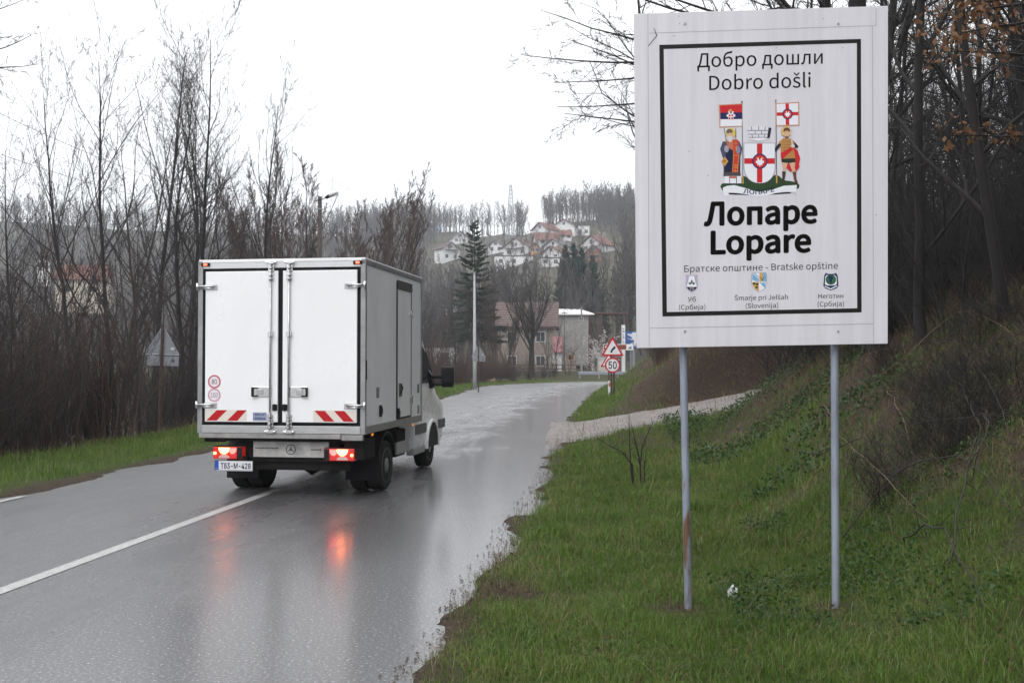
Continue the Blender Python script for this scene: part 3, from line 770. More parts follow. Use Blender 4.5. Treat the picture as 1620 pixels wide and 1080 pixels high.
# ------------------------------------------------------------------ box truck
def build_truck():
    W = 2.26; HW = W / 2
    yaw = -math.atan(238 / FPX)
    rc = np.array(at(577.5, 600, 12.9)); right = np.array([math.cos(yaw), math.sin(yaw)])
    c = rc[:2] - right * HW
    root = empty('box_truck', (c[0], c[1], .045), yaw)
    tag(root, 'white box truck with red tail lights driving away over the centre line', 'truck')
    Z0, Z1, L = .85, 3.10, 3.08
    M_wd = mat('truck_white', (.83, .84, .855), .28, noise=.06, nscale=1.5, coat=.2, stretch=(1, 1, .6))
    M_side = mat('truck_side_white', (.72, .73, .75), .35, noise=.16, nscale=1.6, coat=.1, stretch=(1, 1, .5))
    M_frame = mat('truck_frame', (.36, .36, .37), .4, .6, noise=.3, nscale=6)
    # body shell behind the doors
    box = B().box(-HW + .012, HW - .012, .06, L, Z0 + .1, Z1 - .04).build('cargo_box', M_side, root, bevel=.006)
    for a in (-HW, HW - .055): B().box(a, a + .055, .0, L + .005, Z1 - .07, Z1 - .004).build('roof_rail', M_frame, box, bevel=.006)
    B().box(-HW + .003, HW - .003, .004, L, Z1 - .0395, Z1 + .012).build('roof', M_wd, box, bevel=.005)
    for a in (-HW - .006, HW - .045): B().box(a, a + .051, .066, L, Z0 + .005, Z0 + .1).build('floor_rail', M_frame, box, bevel=.004)
    B().box(HW - .09, HW + .004, L - .07, L + .007, Z0 + .1, Z1 - .07).build('corner_profile', M_frame, box, bevel=.012)
    # rear frame
    for a in (-HW - .004, HW - .062): B().box(a, a + .066, 0, .06, Z0, Z1 - .02).build('rear_frame', M_frame, root, bevel=.006)
    B().box(-HW + .062, HW - .062, .004, .058, Z1 - .105, Z1 - .02).build('header', mat('header_white', (.66, .67, .69), .35, .2, noise=.1, nscale=4), root, bevel=.004)
    B().box(-HW + .062, HW - .062, -.006, .058, Z0 + .005, Z0 + .105).build('sill', M_alu, root, bevel=.005)
    B().box(-HW + .02, HW - .32, -.002, .05, Z0 - .06, Z0).box(HW - .30, HW - .02, -.03, .03, Z0 - .075, Z0 - .005).build('sill_step', mat('dull_alu', (.38, .37, .37), .5, .6, noise=.4, nscale=5), root, bevel=.004)
    dz0, dz1 = Z0 + .15, Z1 - .145
    B().box(-HW + .062, HW - .062, .02, .058, Z0 + .105, Z1 - .105).build('door_gasket', M_rubber, root)
    doors = []
    for s in (-1, 1):
        x0, x1 = (-HW + .105, -.032) if s < 0 else (.032, HW - .105)
        d = B().box(x0, x1, -.012, .019, dz0, dz1).build('rear_door', M_wd, root, bevel=.008); doors.append(d)
        rx = s * .125
        B().tube([(rx, -.04, Z0 + .05), (rx, -.04, Z1 - .05)], .0135, 10).build('locking_bar', M_alu, d, smooth=True)
        for zc in (Z1 - .17, Z0 + .16):
            k = B().box(rx - .04, rx + .04, -.02, -.012, zc - .1, zc + .1)
            for q in (-.075, -.03, .02, .065): k.tube([(rx, -.044, zc + q - .014), (rx, -.044, zc + q + .014)], .03, 10)
            k.box(rx - .012, rx + .012, -.07, -.02, zc - .02, zc + .02)
            k.build('bar_bracket', M_chrome, d, bevel=.003)
        B().box(rx - .032, rx + .032, -.058, -.012, 2.11, 2.17).tube([(rx, -.045, 2.102), (rx, -.045, 2.178)], .028, 10).build('bar_bracket', M_chrome, d, bevel=.003)
        for zc in (Z1 - .035, Z0 + .03):
            B().box(rx - .03, rx + .05, -.05, -.01, zc - .02, zc + .02).tube([(rx - .07, -.03, zc), (rx + .07, -.03, zc)], .014, 8).build('cam_keeper', M_chrome, d, bevel=.003)
        # recessed handle
        hx0, hx1 = (rx - .25, rx + .012) if s < 0 else (rx - .012, rx + .25)
        h = B().box(hx0, hx1, -.024, -.012, 1.325, 1.455).build('handle_plate', M_chrome, d, bevel=.006)
        bx = hx0 if s < 0 else hx1 - .02
        B().box(bx, bx + .02, -.05, -.012, 1.33, 1.45).box(min(bx, bx - s * .06), max(bx + .02, bx + .02 - s * .06), -.05, -.036, 1.33, 1.348).box(min(bx, bx - s * .06), max(bx + .02, bx + .02 - s * .06), -.05, -.036, 1.432, 1.45).build('handle', M_black, h, bevel=.003)
        B().box((hx0 + hx1) / 2 - .02 - .05 * (s < 0) + .0, (hx0 + hx1) / 2 + .07 - .05 * (s < 0), -.034, -.024, 1.355, 1.425).build('lock', M_alu, h, bevel=.006)
        # hinges
        for zc in (2.75, 1.21):
            e = s * (HW - .005); i_ = s * (HW - .27)
            hg = B().box(min(e - s * .09, i_), max(e - s * .09, i_), -.02, -.012, zc - .036, zc + .036).build('hinge', M_alu, d, bevel=.003)
            B().tube([(i_ + s * .03, -.032, zc + .012), (e + s * .01, -.032, zc + .012)], .013, 8).tube([(i_ + s * .05, -.03, zc - .014), (e - s * .05, -.03, zc - .014)], .009, 8).tube([(e + s * .005, -.03, zc - .04), (e + s * .005, -.03, zc + .055)], .017, 10).build('hinge_strap', M_chrome, hg, smooth=True)
        # small catch near the middle
        B().box(s * .035 if s > 0 else -.10, .10 if s > 0 else -.035, -.022, -.012, dz0 + .15, dz0 + .23).tube([(s * .066, -.03, dz0 + .145), (s * .066, -.03, dz0 + .235)], .012, 8).build('catch', M_black, d, bevel=.002)
    def onback(y0=-.0125): return lambda u, v, h: (u, y0 - h, v)
    rd, wt = srgb(176, 30, 36), srgb(214, 206, 198)
    # red and white hazard boards
    for s, d in ((-1, doors[0]), (1, doors[1])):
        x0, x1 = (-HW + .108, -HW + .68) if s < 0 else (HW - .68, HW - .108)
        z0, z1 = dz0 + .012, dz0 + .155
        C = Print(onback()); C.rect(x0, z0, x1, z1, wt)
        hgt = z1 - z0; w = .142
        for k in (0, 1):
            a = (x0 + .02 + k * .285) if s < 0 else (x0 + .01 + .26 * k + .13)
            if s < 0: pts = [(a, z0 + .003), (a + w, z0 + .003), (a + w + hgt, z1 - .003), (a + hgt, z1 - .003)]
            else: pts = [(a - .13 + .005, z1 - .003), (a - .13 + w, z1 - .003), (a + w, z0 + .003), (a + .005, z0 + .003)]
            C.poly([(min(max(p[0], x0), x1), p[1]) for p in pts], rd)
        C.build('hazard_board', d)
    # speed stickers, maker's sticker
    for zc, t, ring_, ink in ((1.52, '80', srgb(186, 90, 104), srgb(90, 88, 94)), (1.345, '100', srgb(196, 150, 164), srgb(186, 166, 180))):
        C = Print(onback()); xc = -HW + .235; C.ell(xc, zc, .088, .088, srgb(222, 216, 222)); C.ring(xc, zc, .068, .088, ring_)
        V, F = text_geo(t, 'grotesque', .02); w = .072 if t == '80' else .095
        C.tris([(xc - w / 2 + v[0] * w, zc - .03 + v[1] * .06) for v in V], F, ink); C.build('speed_sticker', doors[0])
    C = Print(onback()); C.rect(-.365, dz0 + .015, -.175, dz0 + .125, srgb(150, 158, 184))
    for t, z in (('UNIPLAST', dz0 + .082), ('OPREMA', dz0 + .03)):
        V, F = text_geo(t, 'grotesque', .04); C.tris([(-.355 + v[0] * .165, z + v[1] * .032) for v in V], F, srgb(40, 52, 104))
    C.build('sticker', doors[0])
    # marker lamps
    M_mark = mat('marker_lamp', (.5, .03, .02), .3, emit=(1, .10, .04), estr=5)
    for x in (-HW + .1, HW - .1):
        k = B().box(x - .06, x + .06, -.012, .004, Z1 - .075, Z1 - .03).build('lamp_housing', M_black, root, bevel=.004)
        B().box(x - .025, x + .025, -.02, -.012, Z1 - .067, Z1 - .04).build('marker_lamp', M_mark, k, bevel=.004)
    # side door, right
    xs = HW - .012
    dy0, dy1 = 1.60, 2.40
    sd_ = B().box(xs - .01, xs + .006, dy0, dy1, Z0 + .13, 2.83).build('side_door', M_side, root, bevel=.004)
    B().box(xs, xs + .014, dy0 - .03, dy0, Z0 + .12, 2.93).box(xs, xs + .012, dy1, dy1 + .018, Z0 + .12, 2.85).box(xs, xs + .012, dy0, dy1, Z0 + .105, Z0 + .13).build('door_seal', M_black, sd_)
    B().box(xs, xs + .02, dy0 - .01, dy1 + .03, 2.835, 2.955).build('rain_gutter', mat('dark_trim', (.05, .048, .047), .5), sd_, bevel=.004)
    B().box(xs + .006, xs + .016, dy0 + .09, dy0 + .26, 1.28, 1.47).build('lock_plate', mat('brown_grey_plate', (.15, .14, .125), .4, .5), sd_, bevel=.004)
    B().tube([(xs + .02, dy0 + .16, 1.32), (xs + .035, dy0 + .2, 1.40), (xs + .02, dy0 + .2, 1.44)], .012, 8).build('lock_handle', M_black, sd_)
    for zc in (2.50, 1.22):
        B().box(xs + .006, xs + .02, dy1 - .09, dy1 + .07, zc - .03, zc + .03).tube([(xs + .022, dy1, zc - .06), (xs + .022, dy1, zc + .06)], .016, 8).build('hinge', M_chrome, sd_, bevel=.003)
    for yy, zz in ((.62, 1.37), (2.88, 1.37), (2.86, .0)):
        if zz: B().box(xs, xs + .005, yy - .06, yy + .06, zz - .07, zz + .07).build('cover_plate', mat('olive_plate', (.16, .155, .13), .5), box)
    B().box(xs, xs + .005, 2.84, 2.94, Z0 + .13, Z0 + .26).build('cover_plate', mat('olive_plate'), box)
    for yy, zz in ((.74, 1.12), (1.66, 1.04)):
        B().prism([(yy - .05, zz + .075), (yy - .01, zz + .08), (yy + .05, zz + .02), (yy + .05, zz - .02), (yy - .01, zz - .08), (yy - .05, zz - .075)], 'x', xs + .006 * (yy > 1), xs + .03).build('side_handle', M_black, box, bevel=.004)
    # corner bumpers on the frame edge
    B().box(HW - .02, HW + .012, .008, .05, 1.55, 1.8).build('door_holder', M_black, root, bevel=.004)
    # chassis
    B().box(-.44, -.34, .25, 5.0, .58, .79).box(.34, .44, .25, 5.0, .58, .79).box(-.42, .42, .25, .34, .5, .79).box(-.45, .45, 1.3, 1.42, .55, .77).box(-.98, .98, .06, .16, Z0 - .10, Z0 - .062).box(-.95, .95, 1.0, 1.1, .75, .85).box(-.95, .95, 2.3, 2.4, .75, .85).build('chassis', M_chassis, root, bevel=.008)
    B().box(-HW + .06, -HW + .32, .08, .5, Z0 - .12, Z0 - .062).build('underbody_box', M_chassis, root, bevel=.01)
    B().box(HW - .3, HW - .04, .10, .6, .52, .78).build('underbody_box', M_chassis, root, bevel=.01)
    # rear bumper
    bz0, bz1 = .535, .74
    bp_ = B().box(-.43, .60, .16, .20, bz0, bz1).build('bumper_plate', mat('grimy_white', (.50, .49, .48), .45, noise=.5, nscale=5), root, bevel=.006)
    B().box(-.46, .72, .20, .27, .47, .80).box(-.78, .86, .24, .34, .36, .50).build('bumper_beam', M_chassis, root, bevel=.01)
    C = Print(onback(.16)); C.ring(.085, .637, .058, .068, dark_ := srgb(40, 40, 44))
    for k in range(3):
        a = math.pi / 2 + k * 2 * math.pi / 3; b_ = a + math.pi / 3; c_ = a - math.pi / 3
        C.poly([(.085 + .062 * math.cos(a), .637 + .062 * math.sin(a)), (.085 + .010 * math.cos(b_), .637 + .010 * math.sin(b_)), (.085, .637), (.085 + .010 * math.cos(c_), .637 + .010 * math.sin(c_))], dark_)
    C.build('star_emblem', bp_)
    rn = random.Random(3)
    for x0, x1, z in ((-.40, -.11, .652), (.36, .50, .637)):
        x = x0; C = Print(onback(.16))
        while x < x1:
            w = rn.uniform(.012, .03); C.rect(x, z - rn.uniform(.006, .012), x + w, z + rn.uniform(.006, .012), srgb(62, 60, 62), 0); x += w + .007
        C.build('worn_lettering', bp_)
    # tail lights
    M_tl = mat('tail_lamp_red', (.35, .012, .012), .2, coat=.6, emit=(1, .03, .02), estr=.30)
    M_tb = mat('brake_lamp_lit', (.8, .2, .1), .2, emit=(1, .22, .06), estr=14)
    M_tr = mat('side_lamp_lit', (.7, .1, .1), .2, emit=(1, .06, .05), estr=7)
    M_tw = mat('lamp_clear_lens', (.62, .40, .38), .15, coat=.5)
    for s, x0, z0 in ((-1, -.95, .51), (1, .565, .505)):
        w, h = .40, .158
        lamp = B().box(x0, x0 + w, .08, .20, z0, z0 + h).build('tail_light', M_tl, root, bevel=.012)
        B().box(x0 - .006, x0 + w + .006, .10, .205, z0 + h, z0 + h + .008).box(x0 + (w - .07 if s < 0 else 0), x0 + (w + .004 if s < 0 else .07), .072, .082, z0 + .005, z0 + h - .005).build('lamp_rim', M_black, lamp)
        cx = x0 + (.155 if s < 0 else .245)
        pts = [(cx + .072 * math.cos(a), z0 + h - .012 + .082 * math.sin(a)) for a in np.linspace(math.pi, 2 * math.pi, 14)]
        B().prism(pts, 'y', .066, .085).build('brake_lamp', M_tb, lamp)
        cx2 = cx - s * .118
        pts = [(cx2 + .052 * math.cos(a), z0 + h - .016 + .075 * math.sin(a)) for a in np.linspace(math.pi, 2 * math.pi, 12)]
        B().prism(pts, 'y', .068, .085).build('side_lamp', M_tr, lamp)
        ox = x0 + (.03 if s < 0 else w - .03)
        B().tube([(ox, .068, z0 + .075), (ox, .085, z0 + .075)], .018, 10).build('outer_lamp', M_tb, lamp)
        pts = [(cx + .075 * math.cos(a), z0 + .012 + .045 * math.sin(a)) for a in np.linspace(0, math.pi, 12)]
        B().prism(pts, 'y', .070, .085).build('clear_lens', M_tw, lamp)
        B().box(x0 + .1, x0 + .3, .2, .26, z0 + .03, z0 + .1).box(s * .5 - .05, s * .5 + .05, .2, .27, z0 + .02, z0 + .3).build('lamp_bracket', M_chassis, lamp)
    # number plate
    px0, px1, pz0, pz1 = -.93, -.40, .352, .492
    pl = B().box(px0, px1, .085, .095, pz0, pz1).build('number_plate', mat('plate_frame', (.03, .03, .032), .5), root, bevel=.003)
    C = Print(onback(.085)); C.rect(px0 + .008, pz0 + .016, px1 - .008, pz1 - .008, srgb(206, 208, 214)); C.rect(px0 + .008, pz0 + .016, px0 + .058, pz1 - .008, srgb(40, 80, 170)); C.rect(px0 + .008, pz0 + .004, px1 - .008, pz0 + .013, srgb(180, 182, 188))
    V, F = text_geo('T83-M-428', 'grotesque', .035); C.tris([(px0 + .085 + v[0] * .415, pz0 + .034 + v[1] * .07) for v in V], F, srgb(26, 26, 32))
    V, F = text_geo('BIH', 'grotesque', .03); C.tris([(px0 + .016 + v[0] * .034, pz0 + .03 + v[1] * .016) for v in V], F, srgb(210, 214, 226))
    C.build('plate_print', pl)
    B().box(-.60, -.5, .1, .2, .44, .55).build('plate_bracket', M_chassis, pl)
    # wheels: twin tyres behind, single in front
    Rr = .345
    def wheel(x, y, w, twin, side):
        o = B().lathe_x([(-w / 2, Rr * .78), (-w / 2, Rr * .93), (-w * .42, Rr * .985), (-w * .2, Rr), (w * .2, Rr), (w * .42, Rr * .985), (w / 2, Rr * .93), (w / 2, Rr * .78)], x, y, Rr, 40).build('wheel', mat('tyre', (.013, .0125, .0125), .8, spec=.2, bump=.4, bscale=40), root, smooth=False)
        sx = x + side * w / 2
        B().lathe_x([(-.01 * side, .24), (.004 * side, .235), (-.04 * side, .21), (-.07 * side, .12), (.0, .10), (.012 * side, .06)] if side > 0 else [(.012 * side, .06), (0, .10), (-.07 * side, .12), (-.04 * side, .21), (.004 * side, .235), (-.01 * side, .24)], sx, y, Rr, 28).build('rim', mat('wheel_rim', (.38, .38, .40), .4, .8, noise=.3, nscale=12), o, smooth=True)
        for q in np.arange(w * -.3, w * .31, w * .2):
            pass
    for s in (-1, 1):
        wheel(s * .975, 1.22, .205, True, s); wheel(s * .735, 1.22, .205, True, s); wheel(s * .84, 4.42, .215, False, s)
    B().tube([(-.95, 1.22, Rr), (-.15, 1.22, Rr), (0, 1.22, Rr), (.15, 1.22, Rr), (.95, 1.22, Rr)], [.06, .065, .16, .065, .06], 12).build('axle', M_chassis, root, smooth=True)
    for s in (-1, 1):
        pts = [(1.22 + .43 * math.cos(a), .42 + .40 * math.sin(a)) for a in np.linspace(.25, math.pi - .1, 12)]; pin = [(1.22 + .40 * math.cos(a), .42 + .37 * math.sin(a)) for a in np.linspace(math.pi - .1, .25, 12)]
        B().prism(pts + pin, 'x', s * .60, s * 1.09).build('mudguard', M_black, root)
        B().box(min(s * .62, s * 1.08), max(s * .62, s * 1.08), .80, .815, .18, .55).build('mud_flap', M_rubber, root)
    B().tube([(-.3, .5, .42), (-.05, .35, .40), (.1, 1.6, .45)], .04, 8).build('exhaust', M_rust, root)
    for a in (.40, -1.02): B().box(a, a + .62, 1.95, 2.5, .38, .78).build('tank', M_chassis, root, bevel=.03)
    B().box(1.0, 1.04, 1.95, 2.62, .42, .60).build('side_guard', mat('guard_grey', (.36, .36, .36), .5, .4), root, bevel=.01)
    # cab: lofted sections, nose ahead
    secs = [(3.12, 2.36, 2.38, 1.0), (3.5, 2.50, 2.56, 1.0), (4.0, 2.52, 2.58, 1.0), (4.35, 2.40, 2.46, 1.0), (4.75, 1.95, 1.99, .995), (5.12, 1.42, 1.46, .985), (5.5, 1.24, 1.30, .95), (5.72, 1.02, 1.08, .88), (5.80, .8, .84, .8)]
    prof = [(.90, .36), (.965, .42), (.99, .62), (.992, .95), (.985, 1.22), (.955, 1.45), (.91, 1.8), (.86, 2.1), (.80, 2.34), (.62, 2.48), (.0, 2.54)]
    vs = []; fs = []
    for y, zt, zc, wf in secs:
        half = []
        for x, z in prof:
            zz = z if z < .95 else .95 + (z - .95) * (max(zc, .97) - .95) / (2.54 - .95)
            xx = x if zc > 2.3 or z < 1.0 else x * (1 - .0 * (z - 1))
            half.append((xx * wf, zz))
        ring_ = [(x, y, z) for x, z in half] + [(-x, y, z) for x, z in half[-2::-1]]
        vs += ring_
    m = len(prof) * 2 - 1
    for i in range(len(secs) - 1):
        for k in range(m - 1): fs.append((i * m + k, i * m + k + 1, (i + 1) * m + k + 1, (i + 1) * m + k))
        fs.append((i * m + m - 1, i * m, (i + 1) * m, (i + 1) * m + m - 1))
    fs.append(tuple(range(m))); fs.append(tuple((len(secs) - 1) * m + k for k in range(m)))
    cab = B().add(vs, fs).build('cab', mat('cab_paint', (.80, .81, .83), .25, noise=.05, nscale=3, coat=.4), root, smooth=True)
    for s in (-1, 1):
        # side window
        q = [(3.32, 1.43), (3.32, 2.12), (4.05, 2.12), (4.42, 1.85), (4.72, 1.44)]
        def xo(z): return np.interp(z, [1.22, 1.45, 1.8, 2.1, 2.34], [.985, .955, .91, .86, .80])
        B().add([(s * (xo(z) + .012), y, z) for y, z in q] + [(s * (xo(z) - .03), y, z) for y, z in q], [(0, 1, 2, 3, 4), (9, 8, 7, 6, 5)] + [(i, (i + 1) % 5, 5 + (i + 1) % 5, 5 + i) for i in range(5)]).build('side_window', M_glass, cab)
        for y0, y1 in ((3.2, 3.95), (4.9, 5.4)): B().box(min(s * .985, s * 1.003), max(s * .985, s * 1.003), y0, y1, .62, .78).build('rub_strip', mat('strip_grey', (.09, .09, .092), .5), cab, bevel=.004)
        arch = [(4.42 + .46 * math.cos(a), .36 + .46 * math.sin(a)) for a in np.linspace(-.05, math.pi + .05, 18)]; inn = [(4.42 + .405 * math.cos(a), .36 + .405 * math.sin(a)) for a in np.linspace(math.pi + .05, -.05, 18)]
        B().prism(arch + inn, 'x', s * .95, s * 1.02).build('wheel_arch', mat('cab_paint'), cab, bevel=.008)
        B().prism([(4.42 + .407 * math.cos(a), .36 + .407 * math.sin(a)) for a in np.linspace(-.02, math.pi + .02, 18)], 'x', s * .80, s * 1.0).build('arch_liner', M_black, cab)
        # mirror
        mr_ = B().box(min(s * 1.17, s * 1.37), max(s * 1.17, s * 1.37), 4.30, 4.40, 1.355, 1.70).build('mirror', M_black, cab, bevel=.03)
        B().box(min(s * .93, s * 1.2), max(s * .93, s * 1.2), 4.33, 4.37, 1.38, 1.42).box(min(s * .93, s * 1.2), max(s * .93, s * 1.2), 4.33, 4.37, 1.50, 1.55).prism([(s * .90, 1.32), (s * 1.02, 1.34), (s * 1.0, 1.56), (s * .90, 1.70)], 'y', 4.30, 4.45).build('mirror_arm', M_black, mr_, bevel=.004)
        B().box(min(s * 1.19, s * 1.35), max(s * 1.19, s * 1.35), 4.292, 4.30, 1.43, 1.67).build('mirror_glass', mat('mirror_glass', (.02, .02, .022), .15), mr_)
        B().box(min(s * .97, s * 1.005), max(s * .97, s * 1.005), 3.3, 3.5, 1.13, 1.18).build('door_handle', M_black, cab, bevel=.006)
        B().box(min(s * .86, s * .99), max(s * .86, s * .99), 3.14, 3.9, .30, .42).build('step', mat('step_grey', (.30, .30, .31), .5), cab, bevel=.02)
    q = [(4.42, 2.36), (5.06, 1.54)]
    B().add([(-.74, 4.46, 2.335), (.74, 4.46, 2.335), (.86, 5.10, 1.51), (-.86, 5.10, 1.51), (-.74, 4.43, 2.30), (.74, 4.43, 2.30), (.86, 5.06, 1.48), (-.86, 5.06, 1.48)], [(0, 1, 2, 3), (7, 6, 5, 4), (0, 4, 5, 1), (1, 5, 6, 2), (2, 6, 7, 3), (3, 7, 4, 0)]).build('windscreen', M_glass, cab)
    # small marker on the flank
    M_am = mat('amber_lamp', (.6, .2, .02), .3, emit=(1, .35, .03), estr=.8)
    for yy in (.55, 2.75): B().box(1.06, 1.075, yy - .03, yy + .03, .80, .83).build('flank_lamp', M_am, root, bevel=.003)
    B().box(-.03, .03, 2.2, 2.5, .3, .4).build('propshaft', M_chassis, root)
    return root
build_truck()

# ------------------------------------------------------------------ growing things
def unit(a): return a / np.maximum(np.linalg.norm(a, axis=-1, keepdims=True), 1e-9)
def grow(rng, p, d, L, segs, wob, up):
    pts = [p]; step = (L / segs)[:, None]
    for i in range(segs):
        d = unit(d + rng.normal(0, wob, d.shape) + np.array([0, 0, up])); p = p + d * step; pts.append(p)
    return np.stack(pts, 1)
def tubes(pts, rad, m):
    n_, k, _ = pts.shape
    tan = unit(np.gradient(pts, axis=1)); ref = np.where(np.abs(tan[:, :1, 2:3]) < .85, np.array([0, 0, 1.]), np.array([1., 0, 0]))
    a = unit(np.cross(tan, np.broadcast_to(ref, tan.shape))); b = np.cross(tan, a)
    q = np.arange(m) * 2 * math.pi / m
    V = pts[:, :, None] + rad[:, :, None, None] * (a[:, :, None] * np.cos(q)[None, None, :, None] + b[:, :, None] * np.sin(q)[None, None, :, None])
    ix = np.arange(n_ * k * m).reshape(n_, k, m); nx = np.roll(ix, -1, 2)
    F = np.stack([ix[:, :-1], nx[:, :-1], nx[:, 1:], ix[:, 1:]], -1).reshape(-1, 4)
    return V.reshape(-1, 3), F
def kids(rng, pts, rad, L, nc, t0, t1, amin, amax, ratio, rr, fall=.5):
    n_, k, _ = pts.shape
    t = t0 + (t1 - t0) * (np.arange(nc)[None] + rng.uniform(0, 1, (n_, nc))) / nc
    f = t * (k - 1); i = np.minimum(f.astype(int), k - 2); u = (f - i)[..., None]; r = np.arange(n_)[:, None]
    pos = pts[r, i] * (1 - u) + pts[r, i + 1] * u; tan = unit(pts[r, i + 1] - pts[r, i]); rd = rad[r, i] * (1 - u[..., 0]) + rad[r, i + 1] * u[..., 0]
    w = rng.normal(0, 1, tan.shape); perp = unit(w - (w * tan).sum(-1, keepdims=True) * tan)
    a = rng.uniform(amin, amax, (n_, nc, 1)); d = np.cos(a) * tan + np.sin(a) * perp
    Lc = L[:, None] * ratio * rng.uniform(.55, 1.15, (n_, nc)) * (1 - fall * t)
    return pos.reshape(-1, 3), d.reshape(-1, 3), Lc.ravel(), (rd * rr).ravel()
def cat(parts):
    V = []; F = []; o = 0
    for v, f in parts: V.append(v); F.append(f + o); o += len(v)
    return np.concatenate(V), np.concatenate(F)
def prof_(r0, k, end=.15): return r0[:, None] * (1 - (1 - end) * np.linspace(0, 1, k)[None])
def bare_tree(seed, H=14., r=.13, stems=1, lean=.05, spread=.05, lv=((20, .22, .6, 1.0, .36, .5), (7, .45, .9, .48, .6), (6, .4, .9, .5, .6), (3, .4, .9, .6, .7)), up=.06, wob=.10, rmin=.0045, t0=.25, tup=.03):
    rng = np.random.default_rng(seed)
    a = rng.uniform(0, 2 * math.pi, stems); d = unit(np.stack([np.cos(a) * spread, np.sin(a) * spread, np.ones(stems)], 1) + rng.normal(0, lean, (stems, 3)))
    p = np.stack([np.cos(a) * r * .8 * (stems > 1), np.sin(a) * r * .8 * (stems > 1), np.full(stems, -.35)], 1)
    L = H * rng.uniform(.86, 1.0, stems) if stems > 1 else np.array([H * 1.0])
    pts = grow(rng, p, d, L, 12, .05, tup); rad = prof_(np.full(stems, r), 13, .08); rad[:, 0] *= 1.35
    trunk = tubes(pts, rad, 8); crown = []
    nc, amin, amax, t1, ratio, rr = lv[0]
    P, D, LL, RR = kids(rng, pts, rad, L, nc, t0, t1, amin, amax, ratio, rr, .55)
    for q, spec in enumerate(lv[1:] + (None,)):
        segs = (6, 4, 3, 2)[min(q, 3)]; RR = np.maximum(RR, rmin)
        pts = grow(rng, P, D, LL, segs, wob, up); rad = np.maximum(prof_(RR, segs + 1, .25), rmin * .7); 
        crown.append(tubes(pts, rad, (5, 4, 3, 3)[min(q, 3)]))
        if spec is None: break
        nc, amin, amax, ratio, rr = spec
        P, D, LL, RR = kids(rng, pts, rad, LL, nc, .15, 1.0, amin, amax, ratio, rr)
    return trunk, cat(crown)
def shrub(seed, H=3.2, stems=16, spread=.5, r=.014, lv=((7, .25, .7, 1.0, .42, .6), (5, .3, .8, .5, .7)), rmin=.004, up=.05, arch=0.0, base=.25):
    rng = np.random.default_rng(seed)
    a = rng.uniform(0, 2 * math.pi, stems); q = rng.uniform(.1, 1, stems) * spread
    d = unit(np.stack([np.cos(a) * q, np.sin(a) * q, np.ones(stems)], 1)); p = np.stack([rng.normal(0, base, stems), rng.normal(0, base, stems), np.full(stems, -.15)], 1)
    L = H * rng.uniform(.55, 1.08, stems); pts = grow(rng, p, d, L, 8, .07, up - arch); rad = prof_(rng.uniform(.6, 1.3, stems) * r, 9, .25)
    out = [tubes(pts, rad, 4)]
    P, D, LL, RR = kids(rng, pts, rad, L, lv[0][0], .12, 1.0, *lv[0][1:3], lv[0][4], lv[0][5])
    for spec in lv[1:] + (None,):
        RR = np.maximum(RR, rmin); pts = grow(rng, P, D, LL, 3, .12, up * .6 - arch); rad = np.maximum(prof_(RR, 4, .4), rmin * .7); out.append(tubes(pts, rad, 3))
        if spec is None: break
        P, D, LL, RR = kids(rng, pts, rad, LL, spec[0], .15, 1., *spec[1:3], *spec[3:])
    return cat(out)
def quads(rng, P, size, aspect=.5, droop=0.0, up=None):
    """leaf-sized quads at the points P"""
    n_ = len(P); a = unit(rng.normal(0, 1, (n_, 3)) + np.array([0, 0, -droop])); w = rng.normal(0, 1, (n_, 3)); b = unit(np.cross(a, w))
    s = size * rng.uniform(.6, 1.3, (n_, 1)); tip = P + a * s * 2; mid = P + a * s
    V = np.stack([P, mid + b * s * aspect, tip, mid - b * s * aspect], 1).reshape(-1, 3); F = np.arange(n_ * 4).reshape(-1, 4)
    return V, F
def conifer(seed, H=17., rb=2.4, bare=.15, tiers=34, dense=1.0, droop=.25, r=.2):
    """spruce: whorled limbs, each hung with short needled sprays"""
    rng = np.random.default_rng(seed)
    zs = np.linspace(bare * H, H * .985, tiers); P = []; D = []; L = []
    for z in zs:
        f = 1 - (z / H - bare) / (1 - bare); n_ = rng.integers(4, 7)
        a0 = rng.uniform(0, 6.3)
        for k in range(n_):
            a = a0 + k * 6.283 / n_ + rng.normal(0, .35); P.append((0, 0, z + rng.normal(0, H * .012))); s = rb * (.10 + .9 * f ** .85) * rng.uniform(.65, 1.12); L.append(s)
            D.append((math.cos(a), math.sin(a), -droop + .55 * (1 - f) + rng.normal(0, .10)))
    P = np.array(P); D = unit(np.array(D)); L = np.array(L)
    pts = grow(rng, P, D, L, 5, .04, .07); rad = prof_(.012 + .010 * L, 6, .2)
    trunk = tubes(np.array([[(0, 0, -.3), (0, 0, H * .3), (0, 0, H * .7), (0, 0, H)]], float), np.array([[r, r * .75, r * .35, .02]]), 8)
    limbs = tubes(pts, rad, 3)
    kp, kd, kl, kr = kids(rng, pts, rad, L, int(16 * dense), .08, 1.0, .5, 1.0, .34, .5, .45)
    kd = unit(kd * np.array([1, 1, .45]) + np.array([0, 0, -.18])); kl = np.maximum(kl, .18)
    side = unit(np.cross(kd, np.array([0, 0, 1.]))); w = (.07 + .06 * rng.uniform(0, 1, (len(kp), 1)))
    V = []; F = []
    for q in (side, unit(np.cross(kd, side))):
        m_ = kp + kd * kl[:, None] * .5; e = kp + kd * kl[:, None]
        V.append(np.stack([kp, m_ + q * w, e, m_ - q * w], 1).reshape(-1, 3))
    V = np.concatenate(V); F = np.arange(len(V)).reshape(-1, 4)
    return trunk, limbs, (V, F)

